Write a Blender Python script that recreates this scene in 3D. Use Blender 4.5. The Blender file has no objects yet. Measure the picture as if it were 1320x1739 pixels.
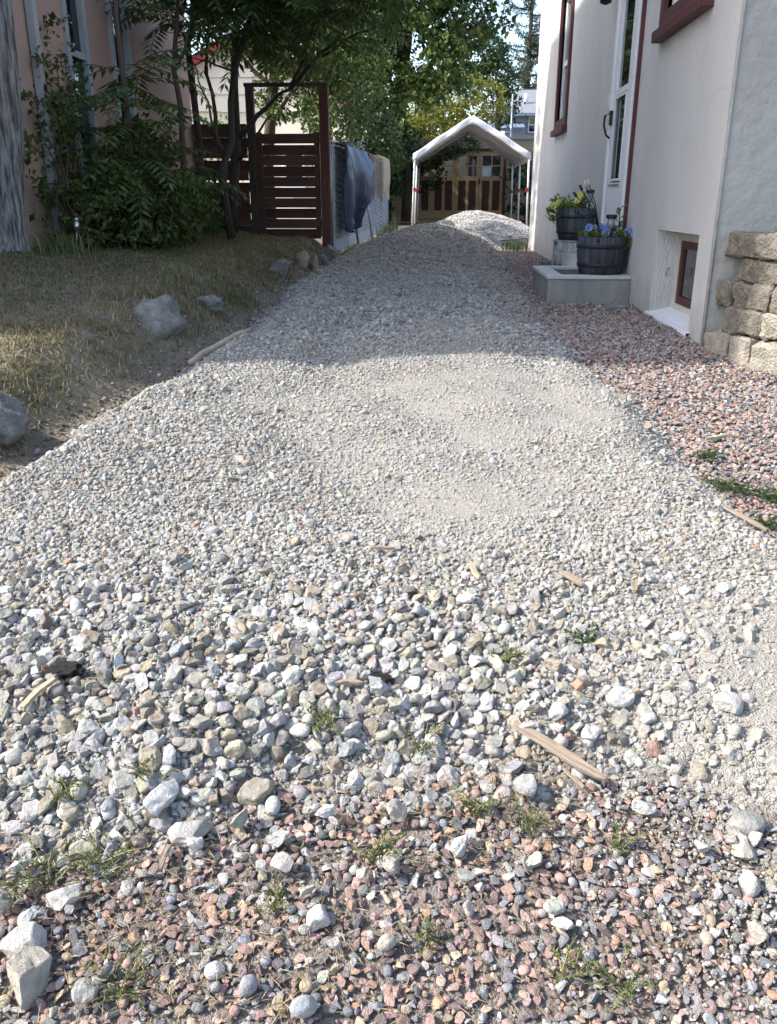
import bpy, bmesh, math, random
import numpy as np
from mathutils import Vector, Matrix, noise as mnoise
R = math.radians
random.seed(7)
rng = np.random.default_rng(11)
sc = bpy.context.scene
C = sc.collection

# ---------------------------------------------------------------- camera
cam_d = bpy.data.cameras.new('camera')
cam = bpy.data.objects.new('camera', cam_d)
C.objects.link(cam)
cam.location = (0, 0, 0.80)
cam_d.sensor_fit = 'VERTICAL'
cam_d.sensor_height = 24.0
cam_d.lens = 24.0 * 1440 / 1739
cam.rotation_euler = (R(90 - 20.19), 0, R(3.17))
cam_d.clip_start = 0.05
cam_d.clip_end = 2000
sc.camera = cam

# ---------------------------------------------------------------- sky, sun, exposure
SUN_EL, SUN_BACK = R(42), R(9)
to_sun = Vector((-math.cos(SUN_EL) * math.cos(SUN_BACK), -math.cos(SUN_EL) * math.sin(SUN_BACK), math.sin(SUN_EL)))
w = bpy.data.worlds.new('World')
sc.world = w
w.use_nodes = True
nt = w.node_tree
sky = nt.nodes.new('ShaderNodeTexSky')
sky.sky_type = 'NISHITA'
sky.sun_disc = False
sky.sun_elevation = SUN_EL
sky.sun_rotation = math.atan2(to_sun.x, to_sun.y)
sky.altitude = 600
sky.dust_density = 3.5
sky.ozone_density = 0.6
bg = nt.nodes['Background']
bg.inputs['Strength'].default_value = 0.15
nt.links.new(sky.outputs[0], bg.inputs['Color'])
sun_d = bpy.data.lights.new('sun', 'SUN')
sun_d.energy = 2.75
sun_d.angle = R(1.0)
sun_d.color = (1.0, 0.95, 0.88)
sun = bpy.data.objects.new('sun', sun_d)
C.objects.link(sun)
sun.rotation_euler = to_sun.to_track_quat('Z', 'Y').to_euler()
sun.location = (-20, -5, 30)
sc.view_settings.view_transform = 'Standard'
sc.view_settings.look = 'None'
sc.view_settings.gamma = 1
sc.view_settings.use_curve_mapping = False
sc.view_settings.exposure = 1.60
sc.render.engine = 'CYCLES'
sc.cycles.max_bounces = 8
sc.cycles.transparent_max_bounces = 8

# ---------------------------------------------------------------- helpers
def link(o, parent=None):
    C.objects.link(o)
    if parent is not None:
        o.parent = parent
        o.matrix_parent_inverse = Matrix.Translation(-parent_world(parent))
    return o

_loc = {}
def parent_world(p):
    return _loc.get(p.name, Vector((0, 0, 0)))

def tag(o, label=None, cat=None, group=None, kind=None):
    if label: o['label'] = label
    if cat: o['category'] = cat
    if group: o['group'] = group
    if kind: o['kind'] = kind
    return o

def thing(name, loc, label, cat, group=None):
    o = bpy.data.objects.new(name, None)
    o.empty_display_size = 0.1
    C.objects.link(o)
    o.location = loc
    _loc[o.name] = Vector(loc)
    return tag(o, label, cat, group)

class MB:
    """collects faces for one mesh object (world coordinates)"""
    def __init__(s):
        s.v = []; s.f = []; s.sm = []
    def add(s, vs, fs, smooth=False):
        n = len(s.v)
        s.v += [tuple(p) for p in vs]
        for f in fs:
            s.f.append([i + n for i in f]); s.sm.append(smooth)
        return s
    def box(s, x0, x1, y0, y1, z0, z1):
        return s.add([(x0, y0, z0), (x1, y0, z0), (x1, y1, z0), (x0, y1, z0), (x0, y0, z1), (x1, y0, z1), (x1, y1, z1), (x0, y1, z1)],
                     [(0, 3, 2, 1), (4, 5, 6, 7), (0, 1, 5, 4), (1, 2, 6, 5), (2, 3, 7, 6), (3, 0, 4, 7)])
    def bar(s, a, b, w, h, up=(0, 0, 1)):
        a = Vector(a); b = Vector(b); d = (b - a).normalized()
        u = Vector(up)
        if abs(d.dot(u)) > .95: u = Vector((1, 0, 0))
        r = d.cross(u).normalized(); u = r.cross(d)
        vs = []
        for p in (a, b):
            for i, j in ((-1, -1), (1, -1), (1, 1), (-1, 1)):
                vs.append(p + r * (i * w / 2) + u * (j * h / 2))
        return s.add(vs, [(3, 2, 1, 0), (4, 5, 6, 7), (0, 1, 5, 4), (1, 2, 6, 5), (2, 3, 7, 6), (3, 0, 4, 7)])
    def tube(s, pts, rad, seg=8, cap=True):
        pts = [Vector(p) for p in pts]
        if not hasattr(rad, '__len__'): rad = [rad] * len(pts)
        vs = []; fs = []
        ref = Vector((0.31, 0.17, 0.93))
        for k, p in enumerate(pts):
            d = (pts[min(k + 1, len(pts) - 1)] - pts[max(k - 1, 0)]).normalized()
            if abs(d.dot(ref)) > .97: rr = d.cross(Vector((1, 0, 0))).normalized()
            else: rr = d.cross(ref).normalized()
            uu = rr.cross(d)
            for i in range(seg):
                a = 2 * math.pi * i / seg
                vs.append(p + (rr * math.cos(a) + uu * math.sin(a)) * rad[k])
        for k in range(len(pts) - 1):
            for i in range(seg):
                j = (i + 1) % seg
                fs.append((k * seg + i, k * seg + j, (k + 1) * seg + j, (k + 1) * seg + i))
        if cap:
            fs.append(tuple(range(seg))[::-1]); fs.append(tuple((len(pts) - 1) * seg + i for i in range(seg)))
        return s.add(vs, fs, True)
    def lathe(s, c, prof, seg=24, a0=0, a1=2 * math.pi, closed=True):
        n = seg if closed else seg + 1
        vs = []; fs = []
        for (r, z) in prof:
            for i in range(n):
                a = a0 + (a1 - a0) * i / seg
                vs.append((c[0] + r * math.cos(a), c[1] + r * math.sin(a), c[2] + z))
        for k in range(len(prof) - 1):
            for i in range(seg):
                j = (i + 1) % n if closed else i + 1
                fs.append((k * n + i, k * n + j, (k + 1) * n + j, (k + 1) * n + i))
        return s.add(vs, fs, True)
    def build(s, name, mat, parent=None, bevel=0, flat=False):
        me = bpy.data.meshes.new(name)
        me.from_pydata(s.v, [], s.f)
        if not flat: me.polygons.foreach_set('use_smooth', s.sm)
        me.materials.append(mat)
        me.update()
        o = bpy.data.objects.new(name, me)
        link(o, parent)
        if bevel:
            m = o.modifiers.new('bevel', 'BEVEL'); m.width = bevel; m.segments = 2; m.limit_method = 'ANGLE'
        return o

def np_mesh(name, V, F, mat, parent=None, smooth=False):
    """V (n,3), F (m,k) numpy"""
    me = bpy.data.meshes.new(name)
    V = np.asarray(V, dtype=np.float32); F = np.asarray(F, dtype=np.int32)
    me.vertices.add(len(V)); me.vertices.foreach_set('co', V.ravel())
    m, k = F.shape
    me.loops.add(m * k); me.loops.foreach_set('vertex_index', F.ravel())
    me.polygons.add(m); me.polygons.foreach_set('loop_start', np.arange(m, dtype=np.int32) * k)
    me.polygons.foreach_set('use_smooth', np.full(m, smooth))
    me.update(calc_edges=True)
    me.materials.append(mat)
    return link(bpy.data.objects.new(name, me), parent)

# ---------------------------------------------------------------- materials
def new_mat(name):
    m = bpy.data.materials.new(name); m.use_nodes = True
    n = m.node_tree.nodes; l = m.node_tree.links
    return m, n, l, n['Principled BSDF']

def mat(name, col, rough=.8, var=.15, scale=6, bump=0, bscale=60, coord='Object', metallic=0, spec=None, col2=None, detail=5, stretch=None, ramp=(.3, .7)):
    """procedural: noise-varied colour between col*(1-var), col*(1+var) (or col and col2), noise bump"""
    m, n, l, b = new_mat(name)
    tc = n.new('ShaderNodeTexCoord')
    src = tc.outputs[coord]
    if stretch:
        mp = n.new('ShaderNodeMapping'); mp.inputs['Scale'].default_value = stretch
        l.new(src, mp.inputs[0]); src = mp.outputs[0]
    nz = n.new('ShaderNodeTexNoise'); nz.inputs['Scale'].default_value = scale; nz.inputs['Detail'].default_value = detail
    nz.inputs['Roughness'].default_value = .65
    l.new(src, nz.inputs['Vector'])
    cr = n.new('ShaderNodeValToRGB')
    c2 = col2 or tuple(min(1, c * (1 + var)) for c in col)
    c1 = col if col2 else tuple(c * (1 - var) for c in col)
    cr.color_ramp.elements[0].color = (*c1, 1); cr.color_ramp.elements[0].position = ramp[0]
    cr.color_ramp.elements[1].color = (*c2, 1); cr.color_ramp.elements[1].position = ramp[1]
    l.new(nz.outputs['Fac'], cr.inputs[0]); l.new(cr.outputs[0], b.inputs['Base Color'])
    b.inputs['Roughness'].default_value = rough; b.inputs['Metallic'].default_value = metallic
    if spec is not None: b.inputs['Specular IOR Level'].default_value = spec
    if bump:
        n2 = n.new('ShaderNodeTexNoise'); n2.inputs['Scale'].default_value = bscale; n2.inputs['Detail'].default_value = 6
        l.new(src, n2.inputs['Vector'])
        bp = n.new('ShaderNodeBump'); bp.inputs['Strength'].default_value = bump; bp.inputs['Distance'].default_value = .02
        l.new(n2.outputs['Fac'], bp.inputs['Height']); l.new(bp.outputs[0], b.inputs['Normal'])
    return m

def splash(m, h=.32, col=(.20, .17, .135)):
    """mud splashed up from the ground, and a few faint hairline cracks"""
    n = m.node_tree.nodes; l = m.node_tree.links; b = n['Principled BSDF']
    src = b.inputs['Base Color'].links[0].from_socket
    tc = n.new('ShaderNodeTexCoord'); sp = n.new('ShaderNodeSeparateXYZ'); l.new(tc.outputs['Object'], sp.inputs[0])
    nz = n.new('ShaderNodeTexNoise'); nz.inputs['Scale'].default_value = 7; nz.inputs['Detail'].default_value = 6; l.new(tc.outputs['Object'], nz.inputs['Vector'])
    ma = n.new('ShaderNodeMath'); ma.operation = 'MULTIPLY_ADD'; ma.inputs[1].default_value = .5; l.new(nz.outputs['Fac'], ma.inputs[0]); l.new(sp.outputs['Z'], ma.inputs[2])
    mr = n.new('ShaderNodeMapRange'); mr.inputs[1].default_value = .18; mr.inputs[2].default_value = .18 + h; mr.inputs[3].default_value = .5; mr.inputs[4].default_value = 0
    l.new(ma.outputs[0], mr.inputs[0])
    mx = n.new('ShaderNodeMix'); mx.data_type = 'RGBA'; mx.inputs[7].default_value = (*col, 1)
    l.new(mr.outputs[0], mx.inputs[0]); l.new(src, mx.inputs[6])
    n2 = n.new('ShaderNodeTexNoise'); n2.inputs['Scale'].default_value = 2; n2.inputs['Detail'].default_value = 5; l.new(tc.outputs['Object'], n2.inputs['Vector'])
    av = n.new('ShaderNodeMix'); av.data_type = 'RGBA'; av.inputs[0].default_value = .25; l.new(tc.outputs['Object'], av.inputs[6]); l.new(n2.outputs['Color'], av.inputs[7])
    vo = n.new('ShaderNodeTexVoronoi'); vo.feature = 'DISTANCE_TO_EDGE'; vo.inputs['Scale'].default_value = .9; l.new(av.outputs[2], vo.inputs['Vector'])
    m2 = n.new('ShaderNodeMapRange'); m2.inputs[1].default_value = 0; m2.inputs[2].default_value = .006; m2.inputs[3].default_value = .88; m2.inputs[4].default_value = 1
    l.new(vo.outputs['Distance'], m2.inputs[0])
    mp = n.new('ShaderNodeMix'); mp.data_type = 'RGBA'; mp.blend_type = 'MULTIPLY'; mp.inputs[0].default_value = 1
    l.new(mx.outputs[2], mp.inputs[6]); l.new(m2.outputs[0], mp.inputs[7]); l.new(mp.outputs[2], b.inputs['Base Color'])

def leaf_mat(name, c1, c2, c3=None, trans=.3, rough=.5):
    """per-leaf colour spread with light passing through the blade"""
    m, n, l, b = new_mat(name)
    g = n.new('ShaderNodeNewGeometry')
    cr = n.new('ShaderNodeValToRGB')
    e = cr.color_ramp.elements
    e[0].color = (*c1, 1); e[1].color = (*c2, 1)
    e[1].position = .85 if c3 else 1
    if c3:
        k = e.new(1.0); k.color = (*c3, 1)
    l.new(g.outputs['Random Per Island'], cr.inputs[0])
    l.new(cr.outputs[0], b.inputs['Base Color'])
    b.inputs['Roughness'].default_value = rough
    b.inputs['Specular IOR Level'].default_value = .3
    t = n.new('ShaderNodeBsdfTranslucent')
    l.new(cr.outputs[0], t.inputs['Color'])
    mx = n.new('ShaderNodeMixShader'); mx.inputs[0].default_value = trans
    out = n['Material Output']
    l.new(b.outputs[0], mx.inputs[1]); l.new(t.outputs[0], mx.inputs[2]); l.new(mx.outputs[0], out.inputs['Surface'])
    return m

def stone_mat(name, rough=.92, pits=.5, tint_dust=(.46, .44, .40), dust=.5):
    """stone whose own colour comes from its 'col' value; pits, mottling and pale dust on top"""
    m, n, l, b = new_mat(name)
    at = n.new('ShaderNodeAttribute'); at.attribute_type = 'INSTANCER'; at.attribute_name = 'col'
    tc = n.new('ShaderNodeTexCoord'); oi = n.new('ShaderNodeObjectInfo')
    ad = n.new('ShaderNodeVectorMath'); ad.operation = 'ADD'
    sc_ = n.new('ShaderNodeVectorMath'); sc_.operation = 'SCALE'; sc_.inputs[0].default_value = (37, 19, 53)
    l.new(oi.outputs['Random'], sc_.inputs['Scale'])
    l.new(tc.outputs['Object'], ad.inputs[0]); l.new(sc_.outputs[0], ad.inputs[1])
    nz = n.new('ShaderNodeTexNoise'); nz.inputs['Scale'].default_value = 2.2; nz.inputs['Detail'].default_value = 8; nz.inputs['Roughness'].default_value = .7
    l.new(ad.outputs[0], nz.inputs['Vector'])
    mr = n.new('ShaderNodeMapRange'); mr.inputs[1].default_value = .3; mr.inputs[2].default_value = .7; mr.inputs[3].default_value = .68; mr.inputs[4].default_value = 1.25
    l.new(nz.outputs['Fac'], mr.inputs[0])
    mul = n.new('ShaderNodeMix'); mul.data_type = 'RGBA'; mul.blend_type = 'MULTIPLY'; mul.inputs[0].default_value = 1
    l.new(at.outputs['Color'], mul.inputs[6]); l.new(mr.outputs[0], mul.inputs[7])
    # dust patches
    n3 = n.new('ShaderNodeTexNoise'); n3.inputs['Scale'].default_value = 1.3; n3.inputs['Detail'].default_value = 4
    l.new(ad.outputs[0], n3.inputs['Vector'])
    m3 = n.new('ShaderNodeMapRange'); m3.inputs[1].default_value = .42; m3.inputs[2].default_value = .65; m3.inputs[3].default_value = 0; m3.inputs[4].default_value = dust
    l.new(n3.outputs['Fac'], m3.inputs[0])
    mx = n.new('ShaderNodeMix'); mx.data_type = 'RGBA'
    mx.inputs[7].default_value = (*tint_dust, 1)
    l.new(m3.outputs[0], mx.inputs[0]); l.new(mul.outputs[2], mx.inputs[6])
    # pits
    vo = n.new('ShaderNodeTexVoronoi'); vo.inputs['Scale'].default_value = 7
    l.new(ad.outputs[0], vo.inputs['Vector'])
    m4 = n.new('ShaderNodeMapRange'); m4.inputs[1].default_value = .08; m4.inputs[2].default_value = .2; m4.inputs[3].default_value = 1 - pits; m4.inputs[4].default_value = 1
    l.new(vo.outputs['Distance'], m4.inputs[0])
    mp = n.new('ShaderNodeMix'); mp.data_type = 'RGBA'; mp.blend_type = 'MULTIPLY'; mp.inputs[0].default_value = 1
    l.new(mx.outputs[2], mp.inputs[6]); l.new(m4.outputs[0], mp.inputs[7])
    l.new(mp.outputs[2], b.inputs['Base Color'])
    b.inputs['Roughness'].default_value = rough; b.inputs['Specular IOR Level'].default_value = .25
    bp = n.new('ShaderNodeBump'); bp.inputs['Strength'].default_value = .55; bp.inputs['Distance'].default_value = .15
    l.new(nz.outputs['Fac'], bp.inputs['Height']); l.new(bp.outputs[0], b.inputs['Normal'])
    return m

M = {}
M['stucco'] = mat('white_stucco', (.50, .502, .492), .9, .05, .9, .6, 55, stretch=(1, 1, .35), col2=(.63, .632, .62))
splash(M['stucco'])
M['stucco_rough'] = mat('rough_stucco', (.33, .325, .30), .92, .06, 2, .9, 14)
M['pink'] = mat('pink_stucco', (.43, .295, .235), .92, .07, 1.5, .3, 60)
M['red_trim'] = mat('oxblood_paint', (.085, .020, .016), .55, .2, 8, .1, 80)
M['white_paint'] = mat('white_paint', (.78, .80, .82), .45, .04, 5)
M['old_white'] = mat('dull_white_paint', (.36, .38, .40), .6, .1, 7, .1, 60)
M['cream_paint'] = mat('cream_paint', (.55, .54, .48), .6, .08, 7, .1, 60)
M['black'] = mat('black_plastic', (.012, .013, .016), .5, .2, 9)
M['blackmetal'] = mat('black_iron', (.02, .021, .025), .5, .2, 12)
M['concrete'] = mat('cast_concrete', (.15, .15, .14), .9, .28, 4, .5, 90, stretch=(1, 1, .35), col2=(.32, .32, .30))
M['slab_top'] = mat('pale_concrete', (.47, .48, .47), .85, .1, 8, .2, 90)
M['soil'] = mat('dark_soil', (.05, .038, .028), 1, .4, 30, .8, 60)
M['dirt'] = mat('dry_dirt', (.115, .092, .068), 1, .3, 5, 1, 40)
M['lawn_soil'] = mat('lawn_thatch', (.145, .12, .08), 1, .35, 3.5, 1, 60, col2=(.23, .19, .135))
M['sand'] = mat('gravel_fines', (.35, .325, .285), 1, .16, 4, 1, 220, col2=(.45, .425, .38))
M['sand_tan'] = mat('crusher_fines', (.44, .405, .35), 1, .14, 7, 1, 260)
M['red_soil'] = mat('gravel_bed_soil', (.18, .155, .13), 1, .4, 9, 1, 160, col2=(.30, .265, .23))
M['gray'] = stone_mat('crushed_concrete_stone')
M['redstone'] = stone_mat('washed_red_stone', .8, .15, (.30, .26, .23), .22)
M['boulder'] = mat('pale_boulder', (.13, .12, .10), .95, .3, 5, 1, 22, col2=(.31, .295, .265))
M['boulder_dark'] = mat('grey_boulder', (.09, .092, .095), .95, .3, 5, 1, 20, col2=(.24, .24, .23))
M['sandstone'] = mat('tan_sandstone', (.27, .215, .15), .95, .2, 5, .8, 18, col2=(.40, .34, .26))
M['bark'] = mat('grey_bark', (.055, .05, .047), .95, .4, 40, 1, 50, stretch=(1, 1, .10), col2=(.30, .29, .28), ramp=(.38, .62))
M['bark_dark'] = mat('dark_bark', (.03, .025, .021), .9, .3, 12, .7, 30, stretch=(1, 1, .3), col2=(.075, .06, .05))
M['bark_smooth'] = mat('smooth_brown_bark', (.085, .062, .05), .85, .2, 14, .4, 40, stretch=(1, 1, .3))
M['gate'] = mat('weathered_red_brown_wood', (.052, .023, .016), .8, .35, 5, .5, 30, stretch=(.2, 1, 1), col2=(.105, .048, .034))
M['post'] = mat('red_brown_post', (.070, .022, .016), .75, .3, 5, .5, 30, stretch=(1, 1, .2), col2=(.11, .04, .03))
M['galv'] = mat('galvanised_steel', (.34, .36, .38), .4, .1, 20, metallic=.7)
M['chrome'] = mat('brushed_steel', (.55, .56, .57), .3, .05, 20, metallic=1)
M['tan_paint'] = mat('tan_paint', (.42, .28, .15), .7, .1, 4, .1, 40)
M['tan_wall'] = mat('tan_stucco', (.42, .32, .215), .9, .08, 3, .3, 60)
M['maroon'] = mat('maroon_panel', (.07, .026, .019), .7, .2, 6, .2, 30)
M['tarp_white'] = mat('white_canopy_cloth', (.86, .87, .89), .45, .03, 4, .15, 14)
M['tarp_blue'] = mat('slate_blue_tarp', (.030, .048, .105), .4, .18, 6, .15, 30)
M['cloth_brown'] = mat('mauve_brown_cloth', (.16, .105, .105), .9, .15, 10, .2, 90)
M['cloth_tan'] = mat('tan_canvas', (.52, .42, .29), .85, .1, 8, .2, 90)
M['siding'] = mat('white_siding', (.30, .36, .46), .6, .04, 3)
M['siding_cream'] = mat('cream_siding', (.80, .71, .56), .7, .05, 3)
M['roof_grey'] = mat('grey_shingle', (.17, .185, .21), .9, .2, 12, .4, 30)
M['roof_red'] = mat('red_fascia', (.27, .035, .035), .6, .1, 6)
M['roof_dark'] = mat('brown_shingle', (.10, .085, .075), .9, .25, 12, .4, 30)
M['wood_grey'] = mat('weathered_lath', (.19, .15, .11), .9, .25, 60, .6, 90, stretch=(.06, 1, 1), col2=(.32, .255, .19))
M['wood_pale'] = mat('peeled_branch', (.27, .21, .135), .8, .2, 6, .4, 30, col2=(.48, .40, .29))
M['char'] = mat('black_tar_lump', (.010, .010, .012), .6, .4, 30, 1, 60)
M['block'] = mat('tumbled_wall_block', (.12, .104, .083), .95, .3, 16, 1, 80, col2=(.27, .24, .195))
M['block_pale'] = mat('pale_wall_block', (.21, .19, .15), .95, .2, 12, 1, 70, col2=(.38, .345, .285))
M['petal_blue'] = leaf_mat('blue_petal', (.13, .17, .52), (.30, .36, .75), (.55, .6, .85), .3)
M['petal_yellow'] = leaf_mat('yellow_petal', (.55, .50, .05), (.75, .72, .25), (.80, .80, .55), .3)
M['blue_band'] = mat('blue_plastic_band', (.012, .02, .16), .4, .1, 5)
M['white_plastic'] = mat('white_plastic', (.72, .73, .74), .4, .03, 5)
M['barrel'] = mat('stained_barrel_stave', (.014, .017, .023), .6, .4, 14, .5, 60, stretch=(1, 1, .12), col2=(.075, .088, .11))
M['barrel_hoop'] = mat('black_hoop', (.013, .014, .018), .55, .2, 10)
M['paper'] = mat('white_paper', (.7, .72, .75), .8, .03, 9)
M['curtain'] = mat('grey_curtain', (.30, .31, .31), .9, .15, 9, stretch=(1, 6, .3))

def glass_mat(name, col=(.012, .016, .018), rough=.03):
    m, n, l, b = new_mat(name)
    tc = n.new('ShaderNodeTexCoord'); nz = n.new('ShaderNodeTexNoise'); nz.inputs['Scale'].default_value = 1.5
    l.new(tc.outputs['Object'], nz.inputs['Vector'])
    bp = n.new('ShaderNodeBump'); bp.inputs['Strength'].default_value = .02; bp.inputs['Distance'].default_value = .05
    l.new(nz.outputs['Fac'], bp.inputs['Height']); l.new(bp.outputs[0], b.inputs['Normal'])
    b.inputs['Base Color'].default_value = (*col, 1); b.inputs['Roughness'].default_value = rough
    b.inputs['Specular IOR Level'].default_value = .8
    return m
M['glass'] = glass_mat('window_glass')
M['glass_grey'] = glass_mat('clear_lamp_glass', (.25, .27, .28), .1)

M['leaf_maple'] = leaf_mat('maple_leaf', (.040, .072, .020), (.095, .14, .032), (.24, .26, .07), .34)
M['leaf_dark'] = leaf_mat('dark_vine_leaf', (.022, .050, .019), (.050, .095, .030), (.12, .17, .045), .28)
M['leaf_yellow'] = leaf_mat('yellow_green_leaf', (.11, .14, .025), (.22, .23, .045), (.32, .31, .07), .35)
M['leaf_sumac'] = leaf_mat('sumac_leaflet', (.055, .10, .030), (.11, .17, .048), (.20, .25, .065), .4)
M['leaf_shrub'] = leaf_mat('shrub_leaf', (.045, .080, .024), (.11, .15, .040), (.24, .23, .07), .34)
M['leaf_bright'] = leaf_mat('bright_lime_leaf', (.08, .13, .03), (.17, .23, .055), (.26, .31, .09), .35)
M['needle'] = leaf_mat('spruce_needle', (.030, .048, .030), (.065, .085, .040), (.11, .12, .05), .15)
M['leaf_weed'] = leaf_mat('weed_leaf', (.085, .115, .045), (.19, .21, .085), (.46, .40, .19), .3)
M['leaf_weed_dark'] = leaf_mat('mat_weed_leaf', (.025, .055, .018), (.055, .10, .03), (.10, .13, .045), .25)
M['grass'] = leaf_mat('lawn_blade', (.085, .11, .040), (.20, .195, .085), (.38, .335, .19), .35)
M['straw'] = leaf_mat('dry_grass_blade', (.18, .145, .08), (.34, .275, .16), (.46, .39, .25), .35)

# ---------------------------------------------------------------- terrain functions (vectorised)
def sstep(t):
    t = np.clip(t, 0, 1); return t * t * (3 - 2 * t)
def base(x, y):
    x = np.asarray(x, float); y = np.asarray(y, float)
    d = 5.3 - y
    s = .5 * (d + np.sqrt(d * d + .12))
    s = np.minimum(s, 6.5)
    z = -.14 * s + .20 * sstep((y - 17) / 5)
    return z
LY = np.array([-4, 1.0, 2.6, 3.26, 3.85, 4.76, 5.57, 8.3, 13.1, 17.5, 24.0])
LX = np.array([-2.4, -2.3, -2.0, -1.80, -1.70, -1.47, -1.30, -1.48, -1.55, -1.45, -1.3])
RY = np.array([-4, 2.2, 2.55, 2.88, 3.36, 4.0, 4.89, 6.31, 8.06, 13.6, 18, 24.0])
RX = np.array([1.9, 1.8, 1.50, 1.27, 1.17, 1.10, .88, .82, .87, 1.05, 1.25, 1.4])
TX = np.array([-3, -1.3, -.95, -.66, -.49, -.34, .17, .48, .77, 1.03, 1.5, 2.5])
TY = np.array([1.30, 1.38, 1.44, 1.38, 1.5, 1.62, 1.64, 1.68, 1.52, 1.42, 1.6, 2.4])
def wob(x, y, s=1.0, a=1.0):
    return a * (np.sin(3.1 * x * s + 1.7 * y * s + .4) + np.sin(5.3 * y * s - 2.1 * x * s + 1.9) + .6 * np.sin(9.7 * x * s + 7.1 * y * s)) / 2.6
def edge_dist(x, y):
    s = np.minimum(x - np.interp(y, LY, LX), np.interp(y, RY, RX) - x)
    s = np.minimum(s, (y - np.interp(x, TX, TY)) * .9)
    return np.minimum(s, 18.6 - y) + wob(x, y, 1.3, .05)
def gray_h(x, y):
    s = edge_dist(x, y)
    H = .075 + .05 * np.exp(-((y - 3.6) / 1.2) ** 2)
    lift = .34 * np.exp(-((y - 15.0) / 3.6) ** 2) * np.exp(-((x + .12) / .85) ** 2)
    rut = -.035 * (np.exp(-((x + .62 + .06 * np.sin(y)) / .17) ** 2) + np.exp(-((x - .55 + .05 * np.sin(y * .8)) / .17) ** 2)) * sstep((y - 3.2) / 1.5) * sstep((14 - y) / 2)
    rough = wob(x, y, .9, .022) + wob(x, y, 2.6, .010) + rut
    return np.where(s < 0, -.03 + .4 * np.maximum(s, -.1), (-.03 + (H + rough + .03) * sstep(s / .34))) + lift * sstep(s / .5)
def gray_z(x, y):
    return base(x, y) + gray_h(x, y)
def lawn_z(x, y):
    e = np.interp(y, LY, LX)
    L = .30 - .125 * np.maximum(0, 5.6 - y) + .12 * sstep((-2.0 - x) / 1.6)
    L = np.maximum(L, base(x, y) + .12)
    s = sstep((e + .06 - x) / (.55 + .1 * np.sin(y * 2.3)))
    return base(x, y) * (1 - s) + L * s + wob(x, y, 1.6, .018) * s + wob(x, y, 5, .008) * s - .015
PX, PY = .92, 21.0
def pile_z(x, y):
    r = np.sqrt(((x - PX) / 1.32) ** 2 + ((y - PY) / 1.9) ** 2)
    return base(x, y) - .06 + .43 * np.maximum(0, 1 - r ** 1.5) + wob(x, y, 1.7, .035) * (r < 1) - .3 * np.maximum(0, r - 1)

def grid(name, xs, ys, zf, material, parent=None, keep=None):
    X, Y = np.meshgrid(xs, ys)
    Z = zf(X, Y)
    V = np.stack([X.ravel(), Y.ravel(), Z.ravel()], 1)
    nx, ny = len(xs), len(ys)
    i = np.arange(nx * ny).reshape(ny, nx)
    F = np.stack([i[:-1, :-1].ravel(), i[:-1, 1:].ravel(), i[1:, 1:].ravel(), i[1:, :-1].ravel()], 1)
    if keep is not None:
        c = V[F].mean(1); F = F[keep(c[:, 0], c[:, 1])]
    return np_mesh(name, V, F, material, parent, True)

ground = grid('ground', np.concatenate([np.linspace(-600, -12, 8), np.linspace(-10, 10, 41), np.linspace(12, 600, 8)]),
              np.concatenate([np.linspace(-300, -6, 6), np.linspace(-5, 30, 71), np.linspace(32, 900, 12)]),
              lambda x, y: base(x, y) - .09, M['dirt'])
tag(ground, kind='structure')
lawn = grid('lawn', np.linspace(-9, -1.1, 110), np.linspace(-2, 13.6, 190), lawn_z, M['lawn_soil'],
            keep=lambda x, y: x < np.interp(y, LY, LX) + .12)
tag(lawn, kind='structure')
red_bed = grid('red_gravel_bed', np.linspace(-3.2, 2.6, 90), np.linspace(-1.5, 16.5, 180), lambda x, y: base(x, y) + wob(x, y, 1.8, .008) - .012, M['red_soil'],
               keep=lambda x, y: (y < 3.3) | (x > .3))
tag(red_bed, kind='structure')
drive = grid('gravel_driveway', np.linspace(-2.5, 1.7, 120), np.linspace(1.2, 19.2, 330), gray_z, M['sand'],
             keep=lambda x, y: edge_dist(x, y) > -.12)
tag(drive, kind='structure')
pile = grid('gravel_pile', np.linspace(-.8, 2.4, 70), np.linspace(18.9, 23.2, 80), pile_z, M['sand'],
            keep=lambda x, y: ((x - PX) / 1.32) ** 2 + ((y - PY) / 1.9) ** 2 < 1.1)
tag(pile, 'pale sunlit heap of crushed gravel in front of the white canopy', 'gravel pile')

# ---------------------------------------------------------------- stone shapes
def ico(sub):
    bm = bmesh.new(); bmesh.ops.create_icosphere(bm, subdivisions=sub, radius=1.0)
    V = np.array([v.co[:] for v in bm.verts]); F = np.array([[v.index for v in f.verts] for f in bm.faces])
    bm.free(); return V, F
ICO = {k: ico(k) for k in (1, 2, 3, 4)}
def rock_shape(seed, sub=3, planes=14, depth=(.62, .95), squash=(1, .8, .6), rough=.04, smooth=False):
    g = np.random.default_rng(seed)
    V, F = ICO[sub]; V = V.copy()
    for _ in range(planes):
        d = g.normal(size=3); d /= np.linalg.norm(d)
        h = g.uniform(*depth)
        t = V @ d - h
        V -= np.outer(np.maximum(t, 0), d)
    if rough:
        off = g.uniform(0, 50, 3)
        N = V / np.linalg.norm(V, axis=1, keepdims=True)
        dz = np.array([mnoise.fractal(Vector(p * 2.2 + off), 1.0, 2.0, 4) for p in V])
        V = V + N * (dz * rough)[:, None]
    V = V - (V.max(0) + V.min(0)) / 2
    V = V / (np.linalg.norm(V, axis=1).mean() * 1.12)
    V = V * np.array(squash)
    return V, F
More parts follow.
